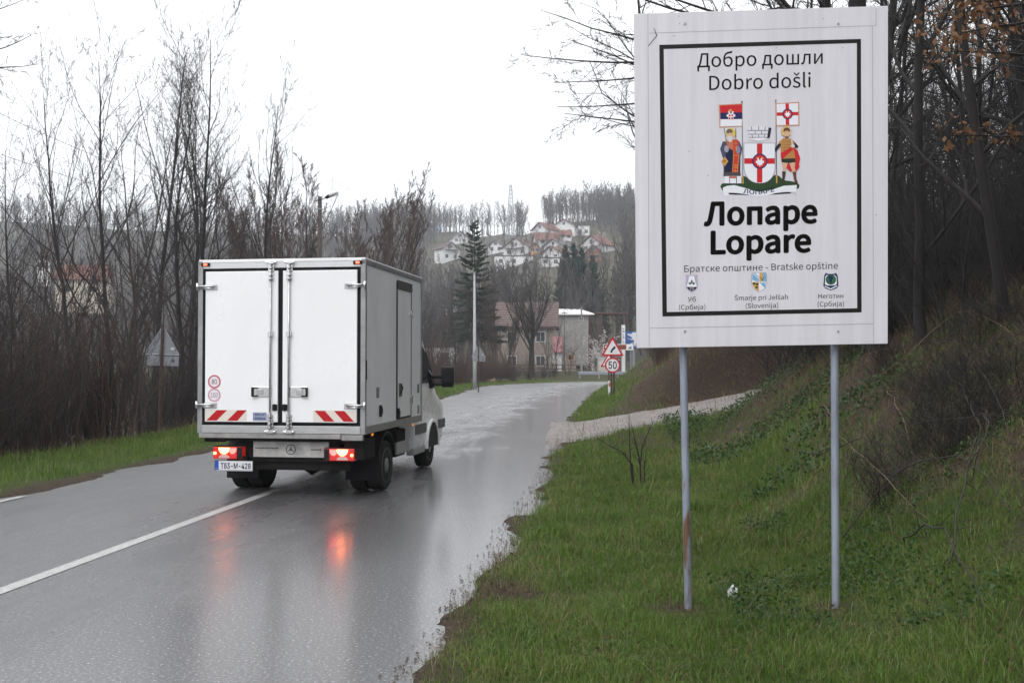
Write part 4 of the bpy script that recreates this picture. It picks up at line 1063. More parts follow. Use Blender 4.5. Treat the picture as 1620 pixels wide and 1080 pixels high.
def proto_tree(name, geo, m_trunk, m_crown):
    (tv, tf), (cv, cf_) = geo
    return np_mesh('trunk', tv, tf, m_trunk, True), np_mesh('crown', cv, cf_, m_crown)
def put_tree(name, proto, loc, rz, sc, label, cat_='tree', group=None):
    root = empty(name, loc, rz); root.scale = (sc[0], sc[0], sc[1])
    for nm, me in zip(('trunk', 'crown', 'leaves'), proto): link(nm, me, root)
    return tag(root, label, cat_, group)

RN = random.Random(11)
SL = ((22, .4, .8, 1.0, .46, .5), (7, .3, .75, .5, .6), (5, .35, .8, .5, .65), (3, .35, .8, .6, .8))
T_slender = [proto_tree('t', bare_tree(s, 14, .12, 1, .04, .0, SL, up=.10), M_bark, M_twig) for s in (1, 2, 3)]
T_twin = [proto_tree('t', bare_tree(s, 14, .11, 2, .05, .10, ((16,) + SL[0][1:],) + SL[1:], up=.10), M_bark, M_twig) for s in (5, 6)]
T_thin = [proto_tree('t', bare_tree(s, 9, .06, 1, .08, .0, ((16, .35, .8, 1.0, .40, .55), (6, .35, .8, .5, .6), (5, .4, .9, .5, .7)), up=.08, t0=.15), M_bark2, M_twig) for s in (11, 12, 13)]
T_red = [proto_tree('t', bare_tree(s, 13, .10, 5, .05, .26, ((18, .2, .5, 1.0, .30, .5), (8, .25, .6, .5, .6), (6, .3, .7, .55, .7), (2, .3, .7, .6, .8)), up=.12, t0=.2, rmin=.011), M_bark2, M_twig_red) for s in (21, 22)]
T_forest = [proto_tree('t', bare_tree(s, 16, .17, 1, .07, .0, ((20, .6, 1.25, 1.0, .40, .5), (8, .45, 1.0, .5, .6), (7, .45, 1.0, .5, .65), (3, .45, 1.0, .6, .8)), up=.03, wob=.13, t0=.18), M_bark, M_twig_dark) for s in (31, 32, 33)]
T_pole = [proto_tree('t', bare_tree(s, 13, .085, 1, .10, .0, ((18, .5, 1.1, 1.0, .26, .5), (7, .45, 1.0, .5, .6), (6, .45, 1.0, .5, .7)), up=.03, wob=.12, t0=.12, rmin=.0065), M_bark, M_twig_dark) for s in (41, 42)]
S_thick = [np_mesh('stems', *shrub(s, 3.6, 22, .55, .016), M_twig) for s in (51, 52, 53)] + [np_mesh('stems', *shrub(s, 3.4, 26, .4, .014), M_twig_red) for s in (54, 55)]
S_dark = [np_mesh('stems', *shrub(s, 2.6, 18, .9, .012, arch=.03), M_twig_dark) for s in (61, 62, 63)]

def off_road(y, s, side):
    """a point s metres outside the road edge at the station nearest y"""
    i = idx_at(y); o = (RH + s) if side > 0 else -(LOFF[i] + s)
    q = CP[i] + CN[i] * o; return float(q[0]), float(q[1])

# --- the prominent trees of the left row: photo column of trunk, photo height of top, distance
row = [(58, 225, 40, T_slender[2], 'bare tree standing nearest the left picture edge'), (84, 238, 47, T_thin[0], 'thin bare tree second in from the left picture edge'),
       (130, 135, 42, T_slender[0], 'tall bare tree leaning left above the left thicket'), (192, 100, 40, T_slender[1], 'dark trunked bare tree with arching limbs above the triangular sign back'),
       (234, 74, 43, T_slender[0], 'straight slender bare tree rising above the rear of the triangular sign'), (287, 66, 38, T_twin[0], 'tallest twin stemmed bare tree just left of the truck'),
       (303, 150, 41, T_slender[2], 'thick forked bare tree beside the tallest tree by the truck'), (358, 170, 44, T_slender[1], 'slim bare tree showing above the left half of the truck box'),
       (406, 138, 46, T_slender[2], 'upright bare tree showing above the right rear door of the truck')]
for i, (px, top, Y, pr, lab) in enumerate(row):
    x = (px - 810) / FPX * Y; z = gz(x, Y); h = at(px, top, Y)[2] - z
    put_tree('bare_tree', pr, (x, Y, z), 1.3 * i, (h / 14 * 1.0 if pr not in T_thin else h / 9, h / (14 if pr not in T_thin else 9)), lab, group='tall bare trees left of the road')
for i in range(84):
    y = RN.uniform(24, 92); s = RN.uniform(4.0, 20); x, y = off_road(y, s, -1)
    if y < 22 or x > -1: continue
    k = RN.uniform(.65, 1.08); pr = RN.choice(T_thin)
    put_tree('thin_bare_tree', pr, (x, y, gz(x, y)), RN.uniform(0, 6), (k, k * RN.uniform(.9, 1.15)), 'thin bare tree crowded into the dark thicket left of the road', group='thin trees in the left thicket')
# reddish crowned group behind the truck
for i, (px, top, Y) in enumerate(((452, 278, 74), (492, 246, 78), (536, 262, 76), (572, 305, 84), (607, 338, 92), (430, 310, 86))):
    x = (px - 810) / FPX * Y; z = gz(x, Y); h = at(px, top, Y)[2] - z
    put_tree('bushy_tree', T_red[i % 2], (x, Y, z), i * 1.1, (h / 13 * 1.05, h / 13), ('broad brushy reddish bare tree behind the roof of the truck, number %d from the left' % (i + 1)) if False else
             ['brushy reddish bare tree left of the wooden lamp pole', 'tallest brushy reddish bare tree right behind the wooden lamp pole', 'brushy reddish bare tree under the street lamp head', 'brushy reddish bare tree above the right top corner of the truck', 'outermost brushy bare tree sloping down right of the truck roof', 'low brushy bare tree behind the slim tree over the truck'][i], group='brushy trees behind the truck')
for i in range(16):
    px = RN.uniform(600, 735); Y = RN.uniform(80, 112); x = (px - 810) / FPX * Y
    if road_s(x, Y)[1][0] < 2.5: continue
    k = RN.uniform(.7, 1.1)
    put_tree('thin_bare_tree', RN.choice(T_thin), (x, Y, gz(x, Y)), RN.uniform(0, 6), (k, k), 'thin bare tree in the scrub between the truck and the grey lamp post', group='thin trees right of the truck')
# thicket shrubs
ns = 0
for i in range(230):
    y = RN.uniform(13, 96); s = 3.3 + abs(RN.gauss(0, 1)) * 2.2; x, y = off_road(y, s, -1)
    if x < -.62 * y - 4 or x > 2 or (y < 29 and 170 < 810 + x / y * FPX < 345): continue
    k = RN.uniform(.7, 1.2) * (1 if y < 60 else .85); me = RN.choice(S_thick if y < 70 else S_thick[3:])
    o = link('thicket_shrub', me); o.location = (x, y, gz(x, y)); o.rotation_euler = (0, 0, RN.uniform(0, 6)); o.scale = (k, k, k * RN.uniform(.9, 1.25)); ns += 1
    tag(o, 'many stemmed leafless shrub in the dark thicket along the left verge', 'shrub', 'shrubs of the left thicket')
print('shrubs', ns)

# --- right bank: forest
nf = 0
spots = []
for i in range(3000):
    y = RN.uniform(9, 70); x = RN.uniform(5.5, 38)
    sr = road_s(x, y)[0][0]
    if sr < (5.6 if y < 28 else 7.5) or x > .56 * y + 6: continue
    _, out, _ = drive(np.array([x]), np.array([y]))
    if out[0] < 1.2 and x < 15: continue
    # keep clear of the view past the board's left edge
    if x / y < .128 + .8 / y: continue
    if any((x - a) ** 2 + (y - b) ** 2 < 1.15 ** 2 for a, b in spots): continue
    if y < 12.5 and x / y < .5: continue
    spots.append((x, y))
    if len(spots) >= 225: break
for i, (x, y) in enumerate(spots):
    big = i % 4 == 0 and y > 17; pr = RN.choice(T_forest if big else T_pole); k = RN.uniform(.8, 1.15)
    put_tree('forest_tree', pr, (x, y, gz(x, y) - .1), RN.uniform(0, 6), (k, k), 'unseen leafless tree of the wood right of view, added to shade the bank', group='trees of the wood on the bank')
for i in range(34):  # the wood carried on out of view, added to shade bank and board
    x, y = RN.uniform(7.0, 18), RN.uniform(-12, 11)
    if x < .56 * y + 2.2: continue
    k = RN.uniform(.85, 1.15); put_tree('forest_tree', RN.choice(T_forest), (x, y, gz(x, y) - .1), RN.uniform(0, 6), (k, k), 'unseen leafless tree of the wood right of view, added to shade the bank', group='trees of the wood on the bank')
# overhanging trees left of the board
x, y = 7.6, 27.5 + 8
put_tree('overhanging_tree', T_forest[0], (6.9, 36.5, gz(6.9, 36.5)), 2.2, (1.0, 1.0), 'bare tree whose drooping twigs show along the left edge of the welcome board', group='trees of the wood on the bank edge')
def limb_tree():
    """tree behind the board, its long level limbs reaching out to the left over the road"""
    Y = 17.5; bx, by = 6.4, Y; z = gz(bx, by); root = empty('wide_limbed_tree', (bx, by, z))
    tag(root, 'bare tree behind the board stretching long limbs left over the road', 'tree')
    rng = np.random.default_rng(77)
    tp = np.array([[(0, 0, -.3), (-.15, 0, 2), (-.3, .1, 4), (-.35, .1, 6), (-.2, 0, 8), (0, .1, 10), (.1, 0, 12)]], float); tr = np.array([[.22, .19, .17, .15, .12, .08, .03]])
    link('trunk', np_mesh('trunk', *tubes(tp, tr, 10), M_bark, True), root)
    P, D, L = [], [], []
    O = np.array([bx, by, z])
    for (ax, ay), (cx, cy), dy in (((1075, 80), (935, 65), 0), ((1060, 110), (818, 82), 1.0), ((1055, 50), (812, 30), -.8), ((1070, 165), (850, 132), .4), ((1050, 105), (860, 145), 1.5), ((1060, 150), (880, 165), -.5), ((1060, 190), (930, 195), 0.3), ((1060, 30), (880, -25), .6), ((1050, 10), (930, -30), -.4), ((1070, 130), (860, 110), 2.0)):
        a = at(ax, ay, Y + dy) - O; c = at(cx, cy, Y + dy - .6) - O; s0 = np.array([-.25, .05, max(a[2] - .5, 2)])
        P.append(s0); d = c - s0; L.append(np.linalg.norm(d) * .96); D.append(d / np.linalg.norm(d) + np.array([0, 0, -.05]))
    P, D, L = np.array(P), unit(np.array(D)), np.array(L)
    pts = grow(rng, P, D, L, 12, .045, .012); rad = prof_(np.full(len(P), .045), 13, .12); out = [tubes(pts, rad, 6)]
    q = kids(rng, pts, rad, L, 9, .25, .97, .35, .9, .24, .55)
    for nc, sg in ((5, 6), (4, 4), (3, 3), (0, 2)):
        rr_ = np.maximum(q[3], .004); pts = grow(rng, q[0], q[1], q[2], sg, .13, .015); rad = np.maximum(prof_(rr_, sg + 1, .3), .003); out.append(tubes(pts, rad, 3))
        if nc: q = kids(rng, pts, rad, q[2], nc, .15, 1., .35, .9, .52, .65)
    up_ = bare_tree(78, 12, .16, 1, .03, .0, ((18, .5, 1.1, 1.0, .36, .5), (8, .45, 1.0, .5, .6), (6, .45, 1.0, .5, .65), (3, .45, 1., .6, .8)), up=.04, t0=.45)
    out.append(up_[1])
    link('crown', np_mesh('crown', *cat(out), M_twig_dark), root)
limb_tree()
def corner_tree():
    Y = 15.; bx = -9.6; z = gz(bx, Y); root = empty('corner_tree', (bx, Y, z)); O = np.array([bx, Y, z]); tag(root, 'bare tree left of the picture reaching twigs into the top left corner', 'tree'); rng = np.random.default_rng(15)
    link('trunk', np_mesh('trunk', *tubes(np.array([[(0, 0, -.3), (-.1, 0, 3), (0, .1, 6), (.1, 0, 9), (.1, 0, 11)]], float), np.array([[.17, .15, .12, .07, .03]]), 10), M_bark, True), root)
    P, D, L = [], [], []
    for (ax, ay), (cx, cy) in (((-150, 90), (45, 20)), ((-150, 120), (60, 60)), ((-160, 60), (40, -20)), ((-150, 110), (55, 100)), ((-160, 80), (20, 45))):
        a = at(ax, ay, Y) - O; c = at(cx, cy, Y - .5) - O; P.append(a); D.append((c - a) / np.linalg.norm(c - a)); L.append(np.linalg.norm(c - a))
    P, D, L = np.array(P), np.array(D), np.array(L); pts = grow(rng, P, D, L, 9, .05, .01); rad = prof_(np.full(len(P), .024), 10, .15); out = [tubes(pts, rad, 5)]
    st = np.stack([np.array([(0.0, 0.0, p[2] - .5) for p in P]), P], 1); out.append(tubes(st, np.full((len(P), 2), .03), 5))
    q = kids(rng, pts, rad, L, 7, .3, 1., .3, .8, .3, .6)
    for nc, sg in ((4, 4), (3, 3), (0, 2)):
        rr_ = np.maximum(q[3], .003); pts = grow(rng, q[0], q[1], q[2], sg, .12, .02); rad = np.maximum(prof_(rr_, sg + 1, .3), .0025); out.append(tubes(pts, rad, 3))
        if nc: q = kids(rng, pts, rad, q[2], nc, .15, 1., .35, .9, .5, .65)
    link('crown', np_mesh('crown', *cat(out), M_twig_dark), root)
corner_tree()
# tree with withered leaves, top right
def leaf_tree():
    Y = 11.5; bx = 7.2; z = gz(bx, Y); root = empty('withered_leaf_tree', (bx, Y, z)); O = np.array([bx, Y, z])
    tag(root, 'bare tree keeping withered orange brown leaves at the top right corner', 'tree')
    g = bare_tree(91, 11, .12, 1, .05, 0, ((16, .6, 1.2, 1.0, .40, .5), (6, .45, 1.0, .5, .6), (5, .45, 1., .5, .7)), up=.03)
    link('trunk', np_mesh('trunk', *g[0], M_bark, True), root); rng = np.random.default_rng(5)
    P, D, L = [], [], []
    for (ax, ay), (cx, cy), dy in (((1640, 5), (1450, 22), -2.5), ((1660, 30), (1500, 50), -2.2), ((1650, 90), (1470, 80), -1.8), ((1650, 215), (1495, 200), -1.5), ((1640, -10), (1520, 8), -2.8)):
        a = at(ax, ay, Y + dy) - O; c = at(cx, cy, Y + dy) - O; P.append(a); D.append((c - a) / np.linalg.norm(c - a)); L.append(np.linalg.norm(c - a))
    P, D, L = np.array(P), np.array(D), np.array(L)
    pts = grow(rng, P, D, L, 8, .05, .0); rad = prof_(np.full(len(P), .016), 9, .2)
    q = kids(rng, pts, rad, L, 9, .1, 1., .4, 1., .35, .6); p2 = grow(rng, q[0], q[1], q[2], 4, .1, -.02); r2 = np.maximum(prof_(q[3], 5, .3), .0025)
    link('crown', np_mesh('crown', *cat([g[1], tubes(pts, rad, 4), tubes(p2, r2, 3)]), M_twig_dark), root)
    sel = p2[:, 1:].reshape(-1, 3); sel = sel[rng.uniform(0, 1, len(sel)) < .75]
    base = np.repeat(sel, 3, 0) + rng.normal(0, .03, (len(sel) * 3, 3))
    lv = link('leaves', np_mesh('leaves', *quads(rng, base, .036, .55, 1.0), M_leafbrown), root); lv['kind'] = 'stuff'
leaf_tree()
# bank undergrowth
nb_ = 0
for i in range(900):
    y = RN.uniform(14, 44); x = RN.uniform(.2, .56) * y; sr = road_s(x, y)[0][0]
    if sr < (5.0 if y < 26 else 4.2) + RN.uniform(0, 1.5) or x > .55 * y + 3: continue
    _, out, _ = drive(np.array([x]), np.array([y]))
    if out[0] < .8 and x < 14: continue
    k = RN.uniform(.55, 1.25); o = link('bank_shrub', RN.choice(S_dark)); o.location = (x, y, gz(x, y)); o.rotation_euler = (0, 0, RN.uniform(0, 6)); o.scale = (k, k, k)
    tag(o, 'dark leafless shrub in the undergrowth of the wooded bank', 'shrub', 'undergrowth shrubs of the bank'); nb_ += 1
    if nb_ >= 230: break
for i in range(70):
    y = RN.uniform(9, 17); x = RN.uniform(.36, .54) * y
    if road_s(x, y)[0][0] < 3.2: continue
    k = RN.uniform(.12, .26); o = link('bramble_tangle', RN.choice(S_dark)); o.location = (x, y, gz(x, y)); o.rotation_euler = (0, 0, RN.uniform(0, 6)); o.scale = (k * 1.6, k * 1.6, k)
    tag(o, 'low leafless bramble tangle on the slope right of the board posts', 'bramble', 'bramble tangles on the slope')
# brushwood on the far bank, right of the speed sign
for i in range(26):
    y = RN.uniform(38, 66); x, y = off_road(y, RN.uniform(3.2, 6.5), 1); k = RN.uniform(.35, .6)
    o = link('brushwood_shrub', RN.choice(S_thick[3:])); o.location = (x, y, gz(x, y)); o.rotation_euler = (0, 0, RN.uniform(0, 6)); o.scale = (k, k, k)
    tag(o, 'low reddish brushwood on the bank crest behind the speed limit sign', 'shrub', 'brushwood on the bank crest')

# --- trees round the bend
for i, (px, top, Y, H, geo_s, lab) in enumerate(((751, 352, 113, 17, 3, 'sparse dark spruce rising behind the grey lamp post'),)):
    x = (px - 810) / FPX * Y; z = gz(x, Y); h = at(px, top, Y)[2] - z
    t, lm, nd = conifer(geo_s, h, h * .22, .24, 26, 1.5, .34)
    r_ = empty('spruce', (x, Y, z)); tag(r_, lab, 'tree'); link('trunk', np_mesh('trunk', *t, M_bark, True), r_); link('limbs', np_mesh('limbs', *lm, M_twig_dark), r_); k = link('needles', np_mesh('needles', *nd, M_needle), r_); k['kind'] = 'stuff'
t, lm, nd = conifer(9, 20, 4.6, .03, 52, 3.0, .10, .3); dense_c = (np_mesh('trunk', *t, M_bark, True), np_mesh('limbs', *lm, M_twig_dark), np_mesh('needles', *nd, M_needle2))
for px, top, Y, sc_, lab in ((895, 389, 168, 1.0, 'tall dark green conifer at the left of the evergreen clump'), (908, 386, 174, 1.05, 'tallest dark green conifer of the evergreen clump below the houses'), (921, 392, 170, 1.0, 'dark green conifer in the middle of the evergreen clump'), (938, 405, 166, 1.0, 'lower dark green conifer at the right of the evergreen clump'), (915, 425, 160, .9, 'short bright green conifer in front of the evergreen clump')):
    x = (px - 810) / FPX * Y; z = gz(x, Y); h = at(px, top, Y)[2] - z
    r_ = empty('conifer', (x, Y, z), px); r_.scale = (h / 20 * .95, h / 20 * .95, h / 20); tag(r_, lab, 'tree', 'evergreen clump')
    for nm, me in zip(('trunk', 'limbs', 'needles'), dense_c):
        k = link(nm, me, r_)
        if nm == 'needles': k['kind'] = 'stuff'
T_fan = proto_tree('t', bare_tree(71, 12, .42, 1, .02, 0, ((17, .35, .8, .62, .85, .34), (8, .25, .6, .5, .55), (6, .3, .7, .5, .6), (4, .3, .8, .55, .7)), up=.10, wob=.06, t0=.26, rmin=.011, tup=.0), M_bark, M_twig_dark)
px, Y = 841, 106.5; x = (px - 810) / FPX * Y
put_tree('pollard_tree', T_fan, (x, Y, gz(x, Y)), .4, (.92, .80), 'thick trunked bare tree with fanned branches in front of the brown roofed house')
mid = [(717, 480, 104, 'dark bare tree left of the grey lamp post, at the roadside'), (783, 430, 112, 'reddish bare tree between the spruce and the fan shaped tree'), (800, 450, 116, 'second reddish bare tree beside the brown roofed house'), (690, 490, 98, 'reddish bare bush tree just right of the truck'), (965, 440, 150, 'bare grey tree right of the evergreen clump'), (700, 420, 150, 'bare tree below the leftmost hillside house'), (830, 440, 165, 'tall bare tree rising behind the brown tiled roof'), (985, 470, 140, 'bare tree half hidden by the welcome board above the blue sign')]
for i, (px, top, Y, lab) in enumerate(mid):
    x = (px - 810) / FPX * Y; z = gz(x, Y); h = at(px, top, Y)[2] - z; pr = T_red[i % 2] if 'reddish' in lab else T_forest[i % 3]; hh = 13 if 'reddish' in lab else 16
    put_tree('bare_tree', pr, (x, Y, z), i * .9, (h / hh * .9, h / hh), lab)
for i in range(7):
    px = RN.choice((792, 815, 858, 868, 880, 805, 897)) + RN.uniform(-5, 5); Y = RN.uniform(106, 110); x = (px - 810) / FPX * Y; k = RN.uniform(.55, .9)
    put_tree('thin_bare_tree', RN.choice(T_thin), (x, Y, gz(x, Y)), RN.uniform(0, 6), (k * 1.2, k), 'thin bare tree by the fence in front of the stone house', group='thin trees by the fence')
for i in range(22):
    px = RN.uniform(680, 900); Y = RN.uniform(105.6, 108.2); x = (px - 810) / FPX * Y; k = RN.uniform(.35, .7)
    if road_s(x, Y)[1][0] < .8: continue
    o = link('fence_shrub', RN.choice(S_thick)); o.location = (x, Y, gz(x, Y)); o.rotation_euler = (0, 0, RN.uniform(0, 6)); o.scale = (k, k, k); tag(o, 'leafless shrub growing along the low fence beyond the bend', 'shrub', 'shrubs along the fence')
rng = np.random.default_rng(6)
for px, py, Y, w, lab in ((958, 562, 122, 3.2, 'white blossoming bush left of the blue sign'), (945, 575, 118, 2.0, 'small white blossoming bush beside the garden wall'), (955, 372, 0, 3.0, 'white blossoming tree at the right end of the hillside houses')):
    if Y == 0: q = hit(px, 385); x, Y, z = q
    else: x = (px - 810) / FPX * Y; z = gz(x, Y)
    r_ = empty('blossom_bush', (x, Y, z)); tag(r_, lab, 'bush'); g = shrub(int(px), w * 1.5, 12, .8, .03, rmin=.012); link('stems', np_mesh('stems', *g, M_twig_dark), r_)
    P = g[0][rng.integers(0, len(g[0]), 1500)]; P = P[P[:, 2] > .3]
    k = link('blossom', np_mesh('blossom', *quads(rng, P + rng.normal(0, .12, P.shape), .10, .7), M_blossom), r_); k['kind'] = 'stuff'

# ------------------------------------------------------------------ houses
WALLS = {'white': (.70, .70, .70), 'cream': (.62, .57, .48), 'grey': (.38, .38, .39), 'brick': (.36, .13, .075), 'orange': (.55, .25, .12), 'stone': (.24, .20, .17)}
ROOFS = {'red': (.20, .080, .060), 'brown': (.16, .085, .06), 'grey': (.13, .13, .14), 'dark': (.07, .055, .055), 'plum': (.115, .072, .068)}
for k, c in WALLS.items(): mat('wall_' + k, c, .85, noise=.15, nscale=.8, bump=.15, bscale=6)
def roof_mat(k):
    nm = 'roof_' + k
    if nm in MATS: return MATS[nm]
    m = mat(nm, ROOFS[k], .75, noise=.35, nscale=1.5)
    n, l = nt(m); p = n['Principled BSDF']; t = n.new('ShaderNodeTexCoord'); w = n.new('ShaderNodeTexWave'); w.bands_direction = 'Z'; w.inputs['Scale'].default_value = 1.3; w.inputs['Distortion'].default_value = .3
    l.new(t.outputs['Object'], w.inputs[0]); b = n.new('ShaderNodeBump'); b.inputs['Distance'].default_value = .12; l.new(w.outputs[0], b.inputs['Height']); l.new(b.outputs[0], p.inputs['Normal']); return m
for k in ROOFS: roof_mat(k)
M_frame_w = mat('window_frame_white', (.6, .6, .6), .5)
M_pane = mat('house_pane', (.035, .04, .05), .12)
def window(parent, x, z, w, h, y=0.0):
    f = B().box(x - w / 2, x + w / 2, y - .05, y + .02, z, z + h).build('window', M_frame_w, parent)
    B().box(x - w / 2 + .08, x - .03, y - .07, y - .052, z + .08, z + h - .08).build('pane', M_pane, f)
    B().box(x + .03, x + w / 2 - .08, y - .07, y - .052, z + .08, z + h - .08).build('pane', M_pane, f)
def house(label, x0, x1, yt, ye, yb, wall, roof, kind='gable', yaw=0.0, balcony=False, chimney=True, dist=None, rows=None, dep=None, attic=True):
    q = hit((x0 + x1) / 2, yb) if dist is None else None
    if q is None:
        a = at((x0 + x1) / 2, yb, dist); q = np.array([a[0], dist, a[2]])
    s = q[1] / FPX; w = (x1 - x0) * s / 1.14; he = (yb - ye) * s; hr = (ye - yt) * s; d = dep or w * .9
    root = empty('house', q, yaw); tag(root, label, 'house', None)
    mw, mr = MATS['wall_' + wall], MATS['roof_' + roof]; lo = -3.0
    ov = .07 * w; th = .22
    if kind == 'gable':
        B().prism([(-w / 2, lo), (w / 2, lo), (w / 2, he), (0, he + hr * .97), (-w / 2, he)], 'y', 0, d).build('wall', mw, root)
        sl = hr / (w / 2)
        for sg in (-1, 1):
            B().prism([(0, he + hr + th), (sg * (w / 2 + ov), he - sl * ov + th), (sg * (w / 2 + ov), he - sl * ov), (0, he + hr)], 'y', -.7, d + .7).build('roof', mr, root)
        if attic: window(root, 0, he + .1 * hr, 1.1, min(1.3, hr * .55))
    elif kind == 'side':
        B().box(-w / 2, w / 2, 0, d, lo, he).build('wall', mw, root)
        B().prism([(0.02, he), (d - .02, he), (d / 2, he + hr * .95)], 'x', -w / 2 + .02, w / 2 - .02).build('gable_wall', mw, root)
        sl = hr / (d / 2)
        for a, sg in ((0, -1), (d, 1)):
            B().prism([(d / 2, he + hr + th), (a + sg * .6, he - sl * .6 + th), (a + sg * .6, he - sl * .6), (d / 2, he + hr)], 'x', -w / 2 - ov, w / 2 + ov).build('roof', mr, root)
    else:
        B().box(-w / 2, w / 2, 0, d, lo, he).build('wall', mw, root); B().box(-w / 2 - .2, w / 2 + .2, -.2, d + .2, he, he + .25).build('roof', mr, root)
    fl = max(1, int(round(he / 2.9))) if rows is None else rows
    nw = max(2, int(w / 3.4))
    for f in range(fl):
        z = he - (f + 1) * (he / fl) + .9 if he / fl > 2 else .3
        for k in range(nw):
            x = -w / 2 + (k + .5) * w / nw
            window(root, x, z, 1.25, min(1.35, he / fl * .5))
    if balcony:
        zf = he - .25; bl = B().box(-w * .36, w * .36, -1.3, 0, zf - .15, zf).build('balcony', MATS['wall_grey'], root)
        B().box(-w * .36, w * .36, -1.3, -1.22, zf + .9, zf + 1.0).build('handrail', mat('rail_dark', (.08, .06, .055), .6), bl)
        for k in range(15): B().box(-w * .36 + k * w * .72 / 14.2, -w * .36 + k * w * .72 / 14.2 + .07, -1.29, -1.23, zf, zf + .9).build('baluster', mat('rail_dark'), bl)
        B().box(-w * .18, -w * .18 + 1.0, -.05, .02, zf, zf + 2.0).build('door', mat('door_brown', (.09, .05, .035), .6), root)
    if chimney: B().box(w * .12, w * .12 + .6, d * .45, d * .45 + .6, he + hr * .4, he + hr + .8).build('chimney', mat('chimney', (.22, .15, .13), .8), root)
    return root, q, w, he, hr
house('white two storey house with dark balcony, leftmost on the hillside', 696, 731, 384, 394, 413, 'white', 'plum', 'gable', .55, True)
house('low white house partly behind the spruce tip', 714, 742, 367, 376, 386, 'white', 'grey', 'gable', .3)
house('white house with grey gable roof left of the balcony house', 770, 798, 380, 389, 401, 'white', 'grey', 'gable', -.3)
house('broad white house with dark gable edge and long balcony', 790, 842, 377, 391, 406, 'white', 'brown', 'gable', -.45, True)
house('small orange house squeezed behind the balcony house', 838, 854, 384, 391, 403, 'orange', 'brown', 'gable', 0, rows=1)
house('white gabled house with slate grey roof in the middle of the hillside', 855, 895, 379, 389, 399, 'white', 'grey', 'gable', -.6)
house('white gabled house with red roof above the long wall, beside the conifers', 852, 892, 390, 400, 409, 'white', 'red', 'gable', -.65)
house('white house under a wide red roof with long front eaves', 846, 888, 367, 379, 390, 'white', 'red', 'side', .15)
house('small house with low red roof below the big white house', 884, 906, 364, 371, 381, 'white', 'red', 'side', .1, chimney=False, rows=1)
house('white house with red roof and brown gable high under the wood', 836, 872, 352, 363, 378, 'white', 'red', 'gable', -.75)
house('biggest white gabled house at the top of the hillside', 872, 912, 347, 357, 373, 'white', 'brown', 'gable', -.25)
house('white flat roofed house right of the biggest white house', 911, 934, 355, 357, 373, 'white', 'grey', 'flat', 0, chimney=False)
house('white gabled house with red roof at the right of the hillside', 912, 958, 373, 387, 400, 'white', 'red', 'gable', -.7)
house('unplastered red brick gabled house above the conifers', 926, 953, 388, 398, 414, 'brick', 'red', 'gable', -.2, chimney=False)
house('long low white building with flat roof below the balcony house', 778, 848, 403, 405, 421, 'white', 'grey', 'flat', 0, chimney=False, dep=6)
house('short white building with dark flat roof left of the conifers', 852, 890, 407, 409, 423, 'white', 'dark', 'flat', 0, chimney=False, dep=6)
house('small red roofed house among trees left of the grey lamp post', 703, 738, 455, 474, 494, 'white', 'red', 'side', .2)
house('cream house with pinkish roof glimpsed through the left thicket', 84, 166, 418, 440, 470, 'cream', 'red', 'side', .2, dist=190)
house('narrow red roofed house glimpsed between stems at the far left', 58, 77, 400, 412, 430, 'white', 'red', 'gable', .2, dist=215)
house('low white building behind the scrub right of the truck', 655, 722, 546, 549, 585, 'white', 'dark', 'flat', 0, chimney=False, dist=128, dep=8)
house('stone walled house with plum brown tiled roof behind the fan shaped tree', 781, 884, 477, 514, 590, 'stone', 'plum', 'side', -.05, dist=130, dep=9, chimney=False)
# barn with white sheet roof
def barn():
    Y = 142.; a = at(905, 522, Y); s = Y / FPX; root = empty('barn', (a[0], Y, a[2])); tag(root, 'grey concrete barn with bright white sheet roof beside the brown roofed house', 'barn')
    w = 52 * s; B().box(-w / 2, w / 2, 0, 8, -5, 24 * s).build('wall', M_concrete, root)
    B().add([(-w / 2 - .3, -.5, 24 * s), (w / 2 + .8, -.5, 24 * s), (w / 2 - .6, 8.5, 37 * s), (-w / 2 - .3, 8.5, 37 * s), (-w / 2 - .3, -.5, 24 * s + .15), (w / 2 + .8, -.5, 24 * s + .15), (w / 2 - .6, 8.5, 37 * s + .15), (-w / 2 - .3, 8.5, 37 * s + .15)], [(3, 2, 1, 0), (4, 5, 6, 7), (0, 1, 5, 4), (1, 2, 6, 5), (2, 3, 7, 6), (3, 0, 4, 7)]).build('roof', mat('white_sheet', (.80, .80, .80), .35, noise=.05, nscale=2), root)
    for k in range(14): B().box(-w / 2 + .2 + k * w / 14, -w / 2 + .26 + k * w / 14, -.53, -.5, 24 * s - .05, 24 * s + .2).build('sheet_rib', mat('white_sheet'), root)
    window(root, w * .28, 15 * s, .7, .5)
barn()
